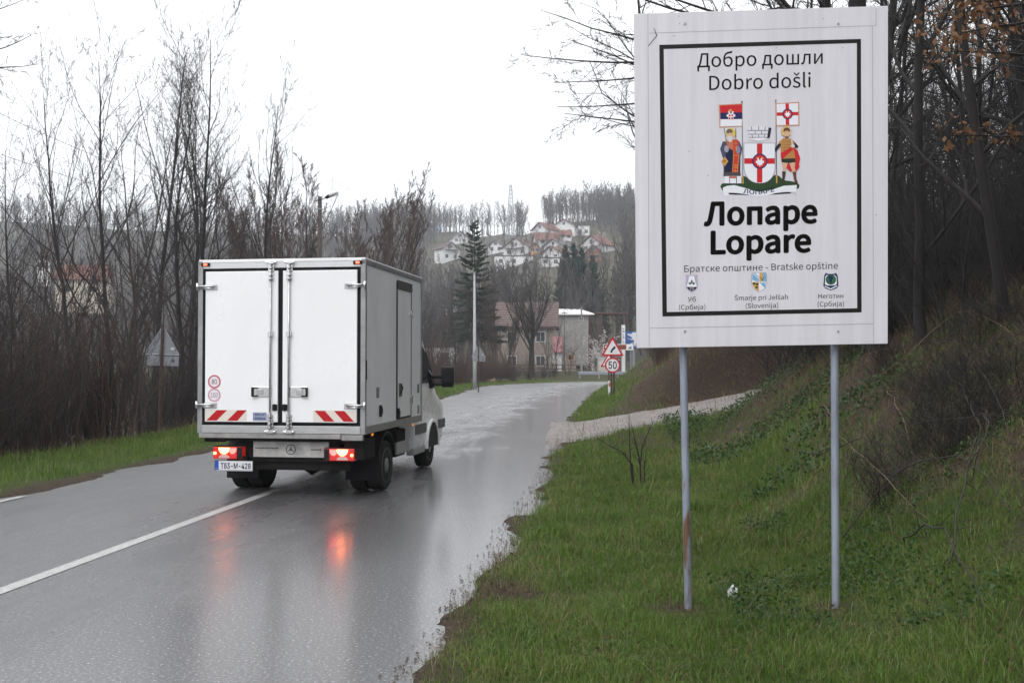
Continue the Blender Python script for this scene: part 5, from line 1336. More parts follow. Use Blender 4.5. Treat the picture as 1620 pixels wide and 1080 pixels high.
def small_sheds():
    Y = 124.; s = Y / FPX
    a = at(882, 580, Y); r_ = empty('lean_to', (a[0], Y, a[2])); tag(r_, 'small white lean-to with faded pink roof against the stone house', 'shed')
    B().box(-.5, .5, 0, 2, -1, 22 * s).build('wall', MATS['wall_white'], r_); B().add([(-.6, -.4, 22 * s), (.6, -.4, 22 * s), (.7, 2.6, 48 * s), (-.5, 2.6, 48 * s), (-.6, -.4, 22 * s + .1), (.6, -.4, 22 * s + .1), (.7, 2.6, 48 * s + .1), (-.5, 2.6, 48 * s + .1)], [(3, 2, 1, 0), (4, 5, 6, 7), (0, 1, 5, 4), (1, 2, 6, 5), (2, 3, 7, 6), (3, 0, 4, 7)]).build('roof', mat('pink_sheet', (.26, .10, .11), .6, noise=.2, nscale=2), r_)
    Y = 121.5; s = Y / FPX; a = at(902, 589, Y); zb = gz(a[0], Y)
    r_ = empty('gate_pillar', (a[0], Y, zb)); tag(r_, 'stone gate pillar carrying the little wooden house', 'pillar')
    B().box(-.72, .72, 0, 1.0, -.3, 1.25).build('shaft', MATS['wall_stone'], r_, bevel=.03); B().box(-.8, .8, -.08, 1.08, 1.25, 1.36).build('cap', M_concrete, r_, bevel=.02)
    h_ = empty('little_wooden_house', (a[0], Y + .4, zb + 1.37)); tag(h_, 'little wooden model house on the stone gate pillar', 'model house')
    M_bw = mat('orange_wood', (.30, .13, .07), .7); B().box(-.45, .45, -.3, .3, 0, .65).build('wall', M_bw, h_); B().box(-.16, .16, -.32, -.302, .05, .5).build('door', M_black, h_)
    for sg in (-1, 1): B().prism([(0, 1.05), (sg * .66, .55), (sg * .66, .62), (0, 1.12)], 'y', -.5, .5).build('roof', M_wood, h_)
    # balustrade wall, receding
    p0 = at(937, 580, 121); p1 = at(960, 588, 113); r_ = empty('balustrade_wall', (p0[0], p0[1], gz(p0[0], p0[1]))); tag(r_, 'pale garden wall with balusters running towards the road', 'wall')
    d = Vector((p1[0] - p0[0], p1[1] - p0[1], 0)); L = d.length; r_.rotation_euler = (0, 0, math.atan2(d.y, d.x))
    B().box(0, L, -.1, .1, -.3, .9).build('base', MATS['wall_cream'], r_); B().box(0, L, -.13, .13, 1.5, 1.6).build('coping', MATS['wall_white'], r_)
    for k in range(16): B().box(k * L / 16 + .05, k * L / 16 + .25, -.08, .08, .9, 1.5).build('baluster', MATS['wall_white'], r_)
    a = at(960, 520, 150.); r_ = empty('timber_frame', (a[0], 150., gz(a[0], 150.))); tag(r_, 'dark red timber frame shed right of the white roofed barn', 'shed')
    z = a[2] - gz(a[0], 150.)
    for k in range(4): B().box(-2.6 + k * 1.7, -2.4 + k * 1.7, 0, .2, 0, z + 2.2).build('post', mat('red_timber', (.10, .035, .03), .7), r_)
    B().box(-2.8, 3.2, -.2, 3, z + 2.2, z + 2.4).build('roof', mat('red_timber'), r_); B().box(-2.5, -.8, .3, .5, 0, z + 2.1).build('wall', M_wood, r_)
small_sheds()
# lattice mast and the round blue tank on the hill
def mast():
    q = hit(808, 378); top = at(808, 292, q[1])[2] - q[2]; root = empty('lattice_mast', q); tag(root, 'tall slim lattice mast on the wooded hill', 'mast')
    m = mat('mast_steel', (.30, .31, .33), .5, .5); w0, w1 = 2.0, .35
    for sx in (-1, 1):
        for sy in (-1, 1): B().tube([(sx * w0, sy * w0, -1), (sx * w1, sy * w1, top)], .12, 4).build('mast_leg', m, root)
    n_ = 14; b = B()
    for k in range(n_):
        z0, z1 = top * k / n_, top * (k + 1) / n_; a, c = w0 + (w1 - w0) * k / n_, w0 + (w1 - w0) * (k + 1) / n_
        for sy in (-1, 1): b.tube([(-a, sy * a, z0), (c, sy * c, z1)], .06, 3).tube([(a, sy * a, z0), (-c, sy * c, z1)], .06, 3)
    o = b.build('bracing', m, root); o['kind'] = 'stuff'
    q = hit(692, 372); s = q[1] / FPX; r_ = empty('water_tank', q); tag(r_, 'round pale blue tank on the hillside far left of the houses', 'tank')
    bm = bmesh.new(); bmesh.ops.create_uvsphere(bm, u_segments=20, v_segments=12, radius=4.2 * s); bmesh.ops.translate(bm, verts=bm.verts, vec=(0, 0, 5.5 * s + 1.0)); me = bpy.data.meshes.new('vessel'); bm.to_mesh(me); bm.free(); me.materials.append(mat('pale_blue', (.22, .36, .55), .5)); link('vessel', me, r_)
    for k in range(4): B().tube([(2.6 * s * math.cos(k * 1.571 + .5), 2.6 * s * math.sin(k * 1.571 + .5), -1), (2.6 * s * math.cos(k * 1.571 + .5), 2.6 * s * math.sin(k * 1.571 + .5), 4 * s + 1)], .15, 6).build('leg', m, r_)
mast()

# ------------------------------------------------------------------ far woods
def far_geo(seed, H, rmin, fine):
    lv = ((13, .3, .8, 1., .36, .5), (5, .3, .8, .5, .6)) + (((4, .3, .9, .55, .7),) if fine else ())
    t, c = bare_tree(seed, H, .22, 1, .05, 0, lv, up=.08, t0=.3, rmin=rmin); return cat([t, c])
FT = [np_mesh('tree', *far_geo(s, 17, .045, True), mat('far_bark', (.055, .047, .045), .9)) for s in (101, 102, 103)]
nfar = 0
def house_zone(x, y): 
    u = 810 + x / y * FPX; return 690 < u < 975
for i in range(1500):
    az = RN.uniform(-.135, .125); dc = float(np.interp(az, [-.28, -.1, .03, .25], [300, 215, 150, 150])) + float(np.interp(az, [-.45, -.1, .05], [330, 270, 270])); d = RN.uniform(dc - 75, dc + 25); x, y = d * math.sin(az), d * math.cos(az); z = gz(x, y)
    py = 575 - (z - CAM_H) / y * FPX; u = 810 + x / y * FPX
    if (690 < u < 970 and py > 374) or (828 < u < 945 and py > 362): continue
    k = RN.uniform(.5, .85); o = link('hilltop_tree', RN.choice(FT)); o.location = (x, y, z); o.rotation_euler = (0, 0, RN.uniform(0, 6)); o.scale = (k, k, k)
    tag(o, 'hazy leafless tree in the wood along the hilltop', 'tree', 'hilltop wood trees'); nfar += 1
    if nfar >= 230: break
for i in range(120):
    q = hit(RN.uniform(690, 965), RN.uniform(384, 450), 140); k = RN.uniform(.22, .5)
    o = link('garden_tree', RN.choice(FT)); o.location = q; o.rotation_euler = (0, 0, RN.uniform(0, 6)); o.scale = (k * 1.2, k * 1.2, k); tag(o, 'small leafless garden tree between the hillside houses', 'tree', 'garden trees of the hillside')
def far_mass(name, label, pts, protos, m):
    Vs, Fs, o = [], [], 0
    for x, y, z, k in pts:
        V, F = RN.choice(protos); a = RN.uniform(0, 6); c, s = math.cos(a), math.sin(a)
        Vs.append((V @ np.array([[c, s, 0], [-s, c, 0], [0, 0, 1]])) * k + np.array([x, y, z])); Fs.append(F + o); o += len(V)
    ob = link(name, np_mesh(name, np.concatenate(Vs), np.concatenate(Fs), m)); tag(ob, label, 'wood', kind='stuff')
FCH = None
cheap = [far_geo(s, 15, .08, False) for s in (111, 112, 113)]
pts = []
for i in range(14000):
    az = RN.uniform(-.52, .20); d = RN.uniform(150, 700); x, y = d * math.sin(az), d * math.cos(az)
    d0 = np.interp(az, [-1.2, -.45, -.28, -.1, .03, .25, 1.2], [420, 330, 300, 215, 150, 150, 300])
    if d < d0 - 40 or d > d0 + 330: continue
    u = 810 + x / y * FPX
    z = gz(x, y); py = 575 - (z - CAM_H) / y * FPX
    k_ = RN.uniform(.6, 1.1); pt = 575 - (z + 15 * k_ - CAM_H) / y * FPX
    if 670 < u < 985 and pt < 414 and py > 360: continue
    pts.append((x, y, z, k_))
    if len(pts) >= 2400: break
pts2 = []
while len(pts2) < 420:
    az = RN.uniform(-.15, .13); dc = float(np.interp(az, [-.28, -.1, .03, .25], [300, 215, 150, 150])) + float(np.interp(az, [-.45, -.1, .05], [330, 270, 270])); d = RN.uniform(dc - 55, dc + 45); x, y = d * math.sin(az), d * math.cos(az); z = gz(x, y)
    py = 575 - (z - CAM_H) / y * FPX; u = 810 + x / y * FPX
    if (690 < u < 970 and py > 374) or (828 < u < 945 and py > 362): continue
    pts2.append((x, y, z, RN.uniform(.55, .95)))
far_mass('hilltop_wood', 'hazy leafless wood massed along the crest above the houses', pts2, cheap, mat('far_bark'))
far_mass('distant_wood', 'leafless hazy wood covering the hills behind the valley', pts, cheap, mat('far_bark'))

# ------------------------------------------------------------------ poles, lamps, wires
def lamp_post():
    x, y = off_road(71, 1.6, -1); px = 751; Y = 72.; x = (px - 810) / FPX * Y; z = gz(x, Y); top = at(750.5, 431, Y)[2] - z
    r_ = empty('lamp_post', (x, Y, z)); tag(r_, 'pale grey tapered lamp post on the left verge before the bend', 'lamp post')
    B().tube([(0, 0, -.3), (0, 0, 2), (-.03, 0, top)], [.15, .13, .06], 12).build('pole', mat('pale_concrete', (.42, .42, .43), .7, noise=.2, nscale=3), r_, smooth=True)
    B().tube([(-.03, 0, top - .1), (-.03, 0, top + .06)], .075, 10).build('cap', M_galv, r_); B().box(-.06, .06, -.16, -.12, .6, .9).build('hatch', M_galv, r_)
    return np.array([x, Y, z + top])
lp = lamp_post()
def wood_pole():
    Y = 42.; px = 505; x = (px - 810) / FPX * Y; z = gz(x, Y); O = np.array([x, Y, z]); top = at(px, 311, Y)[2] - z
    r_ = empty('utility_pole', (x, Y, z)); tag(r_, 'brown wooden utility pole with street lamp above the truck roof', 'utility pole')
    B().tube([(0, 0, -.3), (0, 0, top * .5), (0, 0, top)], [.14, .115, .085], 12).build('pole', mat('pole_wood', (.085, .065, .055), .85, noise=.4, nscale=5, stretch=(3, 3, .4)), r_, smooth=True)
    a = at(500, 318, Y - .1) - O; c = at(519, 311, Y - .5) - O; e = at(533, 304, Y - .9) - O
    B().tube([a, (a + c) / 2 + [0, 0, -.02], c], .02, 8).build('arm', M_chassis, r_)
    d = (e - c) / np.linalg.norm(e - c); lam = B().tube([c - d * .15, c, c + d * .14], [.05, .075, .075], 10).build('lamp_neck', M_chassis, r_)
    B().tube([c + d * .14, c + d * .3, e], [.075, .10, .07], 10).build('lamp_head', mat('lamp_white', (.72, .73, .74), .3), r_, smooth=True)
    B().tube([(0, 0, top - .56), (0, 0, top - .50)], .115, 12).build('band', M_galv, r_)
    for s in (-1, 1): B().tube([(s * .1, -.05, top - .53), (s * .2, -.05, top - .55), (s * .2, -.05, top - .42)], .022, 6).build('insulator', mat('insulator', (.25, .25, .26), .3), r_)
    pts = [(-.12, -.1, top - .6), (-.22, -.12, top - .75), (-.18, -.12, top - .95), (.02, -.13, top - 1.02)]; B().tube(pts, .012, 6).build('cable_loop', M_black, r_)
    return O, top
WO, wtop = wood_pole()
def wire(p0, p1, sag, label, r=.006):
    pts = []
    for i in range(25):
        t = i / 24; q = np.array(p0) * (1 - t) + np.array(p1) * t; q[2] -= sag * 4 * t * (1 - t); pts.append(q)
    tag(B().tube(pts, r, 5).build('overhead_wire', mat('wire_grey', (.10, .10, .11), .5)), label, 'wire')
w1 = WO + [-.1, 0, wtop - .25]; w2 = WO + [-.2, 0, wtop - .55]; w3 = WO + [.2, 0, wtop - .55]
wire(at(-60, 150, 20), w1, .75, 'upper overhead wire from the left picture edge to the wooden pole'); wire(at(-60, 222, 20), w2, .65, 'lower overhead wire from the left picture edge to the wooden pole')
wire(w3, lp, .45, 'overhead wire from the wooden pole to the grey lamp post')
for px, top, Y, rr_, lab in ((920, 485, 109, .11, 'thin grey pole in front of the white roofed barn'), (893, 492, 112, .05, 'very thin dark pole left of the barn pole'), (970, 500, 116, .07, 'dark thin pole right above the curve warning sign')):
    x = (px - 810) / FPX * Y; z = gz(x, Y); t = at(px, top, Y)[2] - z
    r_ = empty('thin_pole', (x, Y, z)); tag(r_, lab, 'pole'); B().tube([(0, 0, -.3), (0, 0, t * .5), (0, 0, t)], [rr_ * 1.2, rr_, rr_ * .7], 10).build('shaft', M_concrete if px == 920 else M_wood, r_); B().box(-.3, .3, -.04, .04, t - .25, t - .17).build('cross_arm', M_wood, r_)

# ------------------------------------------------------------------ road signs
def tri(cx, cz, w, k=1.0):
    h = w * .866; return [(cx - w / 2 * k, cz - h / 3 * k), (cx + w / 2 * k, cz - h / 3 * k), (cx, cz + h * 2 / 3 * k)]
def rounded(poly, r, n_=5):
    out = []
    N = len(poly)
    for i in range(N):
        p, a, c = Vector(poly[i]), Vector(poly[i - 1]), Vector(poly[(i + 1) % N]); u, v = (a - p).normalized(), (c - p).normalized()
        for k in range(n_ + 1):
            t = k / n_; q = p + u * r * (1 - t) ** 2 + v * r * t * t; out.append((q.x, q.y))
    return out
def sign_back(px, apex, Y, w, zshift, label, lean=0.0, plate=True):
    x = (px - 810) / FPX * Y; z = gz(x, Y); za = at(px, apex, Y)[2] - z
    r_ = empty('warning_sign', (x, Y, z), .12); tag(r_, label, 'sign'); r_.rotation_euler = (0, lean, .1)
    cz = za - w * .866 * 2 / 3
    B().prism(rounded(tri(0, cz, w), .05), 'y', .03, .045).build('triangle', M_signback, r_)
    for a, c in ((0, 1), (1, 2), (2, 0)):
        t = tri(0, cz, w * .98); B().tube([(t[a][0], .022, t[a][1]), (t[c][0], .022, t[c][1])], .012, 6).build('rim', M_galv, r_)
    if plate:
        pz = cz - w * .866 / 3 - .03; pl = B().box(-w * .42, w * .48, .03, .042, pz - .26, pz).build('plate', M_signback, r_, bevel=.01)
        B().box(w * .28, w * .36, .026, .03, pz - .16, pz - .08).build('sticker', mat('sticker_dark', (.06, .06, .06), .5), pl)
    B().tube([(0, 0, -.4), (0, 0, za + .02)], .04, 10).build('post', M_rust, r_)
    B().box(-.06, .06, -.01, .032, cz - .02, cz + .03).build('clamp', M_galv, r_); B().box(.22, .30, .024, .03, cz - .12, cz - .07).build('label_plate', mat('white_dot', (.6, .6, .6), .5), r_)
sign_back(252, 514, 26.5, .90, 0, 'grey back of a triangular sign on rusty post at the left verge', .03)
sign_back(757, 545, 64, .90, 0, 'small grey back of a triangular sign beside the pale lamp post')
def front(x0, z0, y=-.012): return lambda u, v, h: (x0 + u, y - h, z0 + v)
RED_, WHT_, BLK_ = srgb(186, 36, 42), srgb(222, 222, 226), srgb(24, 24, 28)
M_face = mat('sign_face_white', (.72, .72, .74), .4)
def warn(r_, zc, w):
    t = B().prism(rounded(tri(0, zc, w), .06), 'y', -.012, .0).build('triangle', M_signback, r_)
    C = Print(front(0, 0)); C.poly(rounded(tri(0, zc, w), .06), RED_); C.poly(rounded(tri(0, zc, w, .74), .03), WHT_); return t, C
def speed_sign():
    Y = 40.; x = (969 - 810) / FPX * Y; z = gz(x, Y); r_ = empty('curve_and_speed_sign', (x, Y, z), 0); s = Y / FPX
    tag(r_, 'red rimmed right bend triangle above a round 50 speed limit on one post', 'sign')
    zt = at(971, 563, Y)[2] - z; zc = zt + .9 * .866 / 3; dx = .03
    t, C = warn(r_, zc, .90)
    arrow = []
    for i in range(9):
        a = math.pi - .15 - i / 8 * 1.15; arrow.append((.17 + .26 * math.cos(a), zc - .16 + .28 * math.sin(a)))
    for i in range(8, -1, -1):
        a = math.pi - .15 - i / 8 * 1.15; arrow.append((.17 + .185 * math.cos(a), zc - .16 + .20 * math.sin(a)))
    C.poly(arrow, BLK_); C.poly([(.03, zc + .11), (.13, zc + .13), (.065, zc + .03)], BLK_); C.build('triangle_face', t)
    z5 = at(971, 577.5, Y)[2] - z; b = [( .305 * math.cos(a), z5 + .305 * math.sin(a)) for a in np.linspace(0, 2 * math.pi, 33)[:-1]]
    d = B().prism(b, 'y', -.03, -.018).build('disc', M_signback, r_); C = Print(front(0, 0, -.031)); C.ell(0, z5, .304, .304, RED_, n=40); C.ell(0, z5, .245, .245, WHT_, n=40)
    V, F = text_geo('50', 'grotesque', .03); C.tris([(-.165 + v[0] * .33, z5 - .14 + v[1] * .28) for v in V], F, BLK_); C.build('disc_face', d)
    for q in (-.05, .06): B().tube([(q, .05, -.4), (q, .05, z5 + .3 if q > 0 else zt + .5)], .035, 8).build('post', M_rust, r_)
    Y = 56.; x = (963 - 810) / FPX * Y; z = gz(x, Y); r_ = empty('warning_sign', (x, Y, z)); tag(r_, 'second red rimmed triangle mostly hidden behind the 50 sign', 'sign'); zc = at(963, 580, Y)[2] - z + .26
    t, C = warn(r_, zc, .92); C.build('triangle_face', t); B().tube([(0, .05, -.4), (0, .05, zc + .4)], .035, 8).build('post', M_rust, r_)
    Y = 44.; x = (964 - 810) / FPX * Y; z = gz(x, Y); r_ = empty('marker_post', (x, Y, z)); tag(r_, 'short white roadside marker post with red reflector by the 50 sign', 'marker post')
    B().prism([(-.05, -.2), (.05, -.2), (.05, .62), (-.05, .68)], 'y', 0, .1).build('body', M_face, r_, bevel=.01); B().box(-.03, .03, -.006, 0, .42, .58).build('reflector', mat('reflector_red', (.5, .03, .02), .3), r_)
speed_sign()
def far_signs():
    Y = 110.; s = Y / FPX
    a = at(1003, 537, Y); z = gz(a[0], Y); r_ = empty('blue_sign', (a[0], Y, z)); tag(r_, 'square blue sign with silver rearing lion beside the welcome board', 'sign'); zc = a[2] - z; w = 28 * s
    B().box(-w / 2, w / 2, 0, .25, zc - 13 * s, zc + 13 * s).build('box', mat('sign_blue', (.03, .09, .30), .35), r_, bevel=.03); B().box(-.12, .12, .3, .45, -.3, zc + .5).build('post', M_galv, r_)
    C = Print(front(-w / 2 - .0, zc, 0), .002, .0005); L = [(.12, .1), (.30, .02), (.42, .10), (.25, .22), (.12, .28), (.14, .36), (.35, .33), (.42, .42), (.60, .44), (.70, .36), (.68, .26), (.60, .22), (.72, .12), (.66, -.05), (.70, -.22), (.60, -.24), (.62, -.36), (.50, -.38), (.48, -.22), (.40, -.18), (.28, -.30), (.14, -.32), (.14, -.40), (.30, -.40), (.50, -.15), (.48, 0), (.36, -.02), (.16, .04)]
    C.poly([(p[0] * w, p[1] * w * .95) for p in L], srgb(206, 208, 212)); C.build('lion_emblem', r_)
    a = at(986.5, 592, 109); z = gz(a[0], 109); r_ = empty('totem_sign', (a[0], 109, z)); tag(r_, 'narrow white upright totem sign with dark letters left of the blue sign', 'sign'); h = at(986, 514, 109)[2] - z; w = 5.5 * s
    B().box(-w / 2, w / 2, 0, .2, -.2, h).build('body', M_face, r_, bevel=.02); rn = random.Random(2)
    C = Print(front(0, 0, 0), .002, .0005)
    for k in range(6):
        zz = h - .35 - k * .34; C.ring(0, zz, .06, .12, srgb(60, 60, 66), 10) if k % 2 else C.rect(-.1, zz - .12, .1, zz - .06, srgb(60, 60, 66)).rect(-.1, zz - .12, -.05, zz + .1, srgb(60, 60, 66))
    C.build('letters', r_)
    Y = 107.5; s = Y / FPX; a = at(978, 549, Y); z = gz(a[0], Y); r_ = empty('tourist_sign', (a[0], Y, z)); tag(r_, 'long brown and white direction sign behind the bend triangle', 'sign'); zc = a[2] - z; w = 48 * s; h = 9.5 * s
    b = B().box(-w / 2, w / 2, 0, .06, zc - h / 2, zc + h / 2).build('board', M_face, r_, bevel=.01); C = Print(front(0, zc, 0), .002, .0005); br = srgb(120, 60, 40)
    C.rect(-w / 2 + .06, -h / 2 + .06, w / 2 - .75, h / 2 - .06, br); C.line((-w / 2 + .25, 0), (-w / 2 + .85, 0), .08, WHT_); C.poly([(-w / 2 + .15, 0), (-w / 2 + .4, .18), (-w / 2 + .4, -.18)], WHT_); C.poly([(w / 2 - .6, -.2), (w / 2 - .2, -.2), (w / 2 - .2, .1), (w / 2 - .42, .02)], srgb(110, 116, 122)); C.build('board_face', b)
    for q in (-w * .3, w * .42): B().tube([(q, .1, -.3), (q, .1, zc + h / 2)], .05, 8).build('post', M_galv, r_)
far_signs()
# guard rail and plank fence beyond the bend
def barriers():
    Y = 105.4; xa = at(915, 600, Y)[0]; xb = at(1012, 600, Y)[0]; z = gz((xa + xb) / 2, Y); r_ = empty('guard_rail', (xa, Y, z)); tag(r_, 'grey steel guard rail across the end of the bend', 'guard rail'); L = xb - xa
    pr = [(0, .42), (-.04, .47), (-.04, .52), (0, .57), (-.04, .62), (-.04, .67), (0, .72), (.012, .72), (-.025, .66), (.012, .57), (-.025, .48), (.012, .42)]
    B().prism(pr, 'x', 0, L).build('rail', M_galv, r_)
    for k in range(4): B().box(.1 + k * L / 3.2, .22 + k * L / 3.2, .02, .12, -.3, .68).build('post', M_galv, r_)
    Y = 108.6; xa = at(688, 600, Y)[0]; xb = at(918, 600, Y)[0]; z = gz(0, Y); r_ = empty('rail_fence', (xa, Y, z)); tag(r_, 'low dark two rail fence between the bend and the back street', 'fence'); L = xb - xa
    for h in (.42, .85): B().box(0, L, -.03, .03, h, h + .10).build('rail', M_wood, r_)
    n_ = 12
    for k in range(n_): B().box(k * L / n_, k * L / n_ + .1, .035, .13, -.3, 1.0).build('post', M_wood, r_)
barriers()

# ------------------------------------------------------------------ small things on the verges
def bag(px, py, Y, size, col, label, seed):
    x = (px - 810) / FPX * Y; z = gz(x, Y); bm = bmesh.new(); bmesh.ops.create_icosphere(bm, subdivisions=3, radius=1); rn = np.random.default_rng(seed)
    for v in bm.verts:
        q = v.co; k = 1 + .35 * math.sin(q.x * 5 + seed) * math.cos(q.y * 4.3 + 1) + .2 * math.sin(q.z * 9 + q.x * 7); v.co = Vector((q.x * size[0], q.y * size[1], (q.z + .75) * size[2])) * k
    me = bpy.data.meshes.new('litter_bag'); bm.to_mesh(me); bm.free(); me.materials.append(mat('bag_%d' % seed, col, .4, noise=.2, nscale=20)); o = link('litter_bag', me); o.location = (x, Y, z); tag(o, label, 'litter')
bag(1157, 914, 7.6, (.035, .03, .045), (.62, .62, .64), 'crumpled white scrap in the grass under the welcome board', 1)
bag(1121, 677, 21, (.07, .04, .03), (.45, .6, .6), 'pale scrap of plastic beside the gravel drive', 2)
bag(785, 604, 97, (.85, .4, .16), (.42, .30, .17), 'tan heap of rubbish at the roadside before the fence', 3)
bag(799, 604, 97.5, (.45, .3, .15), (.62, .62, .63), 'white rubbish bag next to the tan heap', 4)
def sapling():
    p0 = at(1004, 765, 14.3); z = gz(p0[0], 14.3); O = np.array([p0[0], 14.3, z]); r_ = empty('sapling_bush', O); tag(r_, 'small leafless bush of a few dark stems in the verge left of the board post', 'bush'); rng = np.random.default_rng(8)
    for (bx, pts) in ((0, [(1003, 765), (998, 740), (996, 700), (995, 655)]), (1, [(1004, 765), (1000, 735), (985, 715), (965, 705), (947, 693)]), (2, [(1014, 765), (1013, 735), (1016, 705), (1034, 665)]), (3, [(1013, 735), (1008, 710), (999, 672)]), (4, [(1020, 765), (1019, 740), (1022, 718)])):
        P = np.array([[at(a, b, 14.3 + .1 * bx) - O for a, b in pts]]); 
        if bx != 3: P[0, 0, 2] = -.1
        rd = prof_(np.array([.016]), len(pts), .25); q = kids(rng, P, rd, np.array([1.0]), 6, .3, 1., .3, .7, .22, .6); tw = grow(rng, q[0], q[1], q[2], 3, .1, .04)
        link('stem', np_mesh('stem', *cat([tubes(P, rd, 6), tubes(tw, np.maximum(prof_(q[3], 4, .4), .002), 3)]), M_twig_dark), r_)
sapling()
# bramble canes arching over the bank, right of the board post
canes = [[(1310, 720), (1350, 790), (1400, 825), (1465, 838)], [(1240, 735), (1290, 770), (1365, 785), (1330, 770)], [(1362, 700), (1368, 760), (1395, 815), (1450, 835)], [(1400, 640), (1420, 700), (1445, 760)], [(1480, 600), (1500, 680), (1540, 760), (1545, 800)], [(1440, 560), (1500, 590), (1560, 660), (1600, 720)], [(1380, 620), (1440, 600), (1520, 560), (1600, 540)], [(1330, 900), (1420, 840), (1520, 830), (1600, 860)], [(1500, 900), (1540, 840), (1600, 800)], [(1285, 640), (1310, 690), (1312, 720), (1270, 760)], [(1450, 700), (1530, 720), (1610, 690)], [(1555, 700), (1558, 760), (1530, 860)], [(1250, 660), (1300, 640), (1380, 590), (1440, 560)], [(1420, 900), (1480, 960), (1550, 990)]]
for i, c in enumerate(canes):
    P = []
    for a, b in c:
        q = hit(a, b, 6, 40); P.append(q + np.array([0, -.05, .06]))
    P = np.array(P); mid_ = np.linspace(0, 1, len(P)); P[:, 2] += .28 * np.sin(mid_ * math.pi)
    cr = []
    for k in range(12):
        f = k / 11 * (len(P) - 1); a = min(int(f), len(P) - 2); u = f - a; p0, p1, p2, p3 = P[max(a - 1, 0)], P[a], P[a + 1], P[min(a + 2, len(P) - 1)]
        cr.append(.5 * (2 * p1 + (p2 - p0) * u + (2 * p0 - 5 * p1 + 4 * p2 - p3) * u * u + (3 * p1 - p0 - 3 * p2 + p3) * u ** 3))
    PP = np.array(cr) + np.random.default_rng(i).normal(0, .012, (12, 3)); O = PP[0].copy()
    rng = np.random.default_rng(i); rd = prof_(np.array([.008]), 12, .4); q = kids(rng, PP[None] - O, rd, np.array([1.4]), 9, .1, 1., .4, 1.1, .25, .6); tw = grow(rng, q[0], q[1], q[2], 4, .12, -.02)
    o = link('bramble_cane', np_mesh('bramble_cane', *cat([tubes(PP[None] - O, rd, 5), tubes(tw, np.maximum(prof_(q[3], 5, .4), .0018), 3)]), M_twig if i % 3 else M_straw)); o.location = O
    tag(o, 'thin arching bramble cane on the dark bank right of the board post', 'bramble', 'bramble canes on the bank')

# ------------------------------------------------------------------ grass and litter: nobody could count it
def blades(rng, x, y, h, w, lean=.35, zoff=0.0):
    n_ = len(x); z = land(x, y) + zoff; a = rng.uniform(0, 2 * math.pi, n_); q = np.abs(rng.normal(0, lean, n_)); dx, dy = np.cos(a) * q, np.sin(a) * q
    b = rng.uniform(0, 2 * math.pi, n_); sx, sy = np.cos(b) * w / 2, np.sin(b) * w / 2
    base = np.stack([x, y, z - .01], 1); m1 = base + np.stack([dx * h * .4, dy * h * .4, h * .6], 1); tip = base + np.stack([dx * h * 1.1, dy * h * 1.1, h * (1 - .3 * q).clip(.3, 1)], 1); S = np.stack([sx, sy, 0 * sx], 1)
    V = np.stack([base - S, base + S, m1 + S * .8, m1 - S * .8, tip], 1).reshape(-1, 3); o = np.arange(n_)[:, None] * 5
    F = np.concatenate([o + np.array([[0, 1, 2]]), o + np.array([[0, 2, 3]]), o + np.array([[3, 2, 4]])], 1).reshape(-1, 3)
    return V, F
def sow(seed, n_, xr, yr, hh, ww, keep, lean=.35, invert=False):
    rng = np.random.default_rng(seed); x = rng.uniform(*xr, n_); y = rng.uniform(*yr, n_); g, lt, _ = cover(x, y); sr, sl = road_s(x, y)
    k = keep(rng, g, lt, sr, sl, x, y); x, y, g = x[k], y[k], g[k]
    h = (hh[0] + (hh[1] - hh[0]) * rng.uniform(0, 1, len(x)) ** 1.6) * (.35 + 1.5 * fbm(x, y, .55, 55) ** 1.3); w = rng.uniform(ww[0], ww[1], len(x)); return blades(rng, x, y, h, w, lean)
grassy = lambda rng, g, lt, sr, sl, x, y: (rng.uniform(0, 1, len(g)) < (g * .95 + .04) * (.40 + .60 * sstep(.28, .50, fbm(x, y, .34, 87)))) & (np.maximum(sr, sl) > .02)
sparse = lambda rng, g, lt, sr, sl, x, y: (rng.uniform(0, 1, len(g)) < .25 + .75 * lt) & (np.maximum(sr, sl) > .05)
def frustum(f): return lambda rng, g, lt, sr, sl, x, y: f(rng, g, lt, sr, sl, x, y) & (np.abs(x) < .53 * y + .6)
near = cat([sow(1, 150000, (-.6, 4.6), (5.0, 9.0), (.025, .10), (.0035, .0065), frustum(grassy), .6), sow(2, 170000, (-.4, 8), (9, 16), (.035, .14), (.005, .009), frustum(grassy), .6),
            sow(3, 120000, (.2, 9), (16, 30), (.05, .18), (.009, .016), frustum(grassy), .5), sow(4, 60000, (1.5, 12), (30, 62), (.1, .28), (.016, .03), frustum(grassy))])
tag(link('verge_grass', np_mesh('verge_grass', *near, M_grass)), 'fresh green grass of the right verge and bank', 'grass', kind='stuff')
left = cat([sow(5, 70000, (-13.5, -4), (12, 34), (.06, .2), (.008, .014), frustum(grassy)), sow(6, 60000, (-12, 4), (34, 104), (.1, .25), (.016, .035), frustum(grassy))])
tag(link('left_grass', np_mesh('left_grass', *left, M_grass)), 'green grass strip along the left road edge', 'grass', kind='stuff')
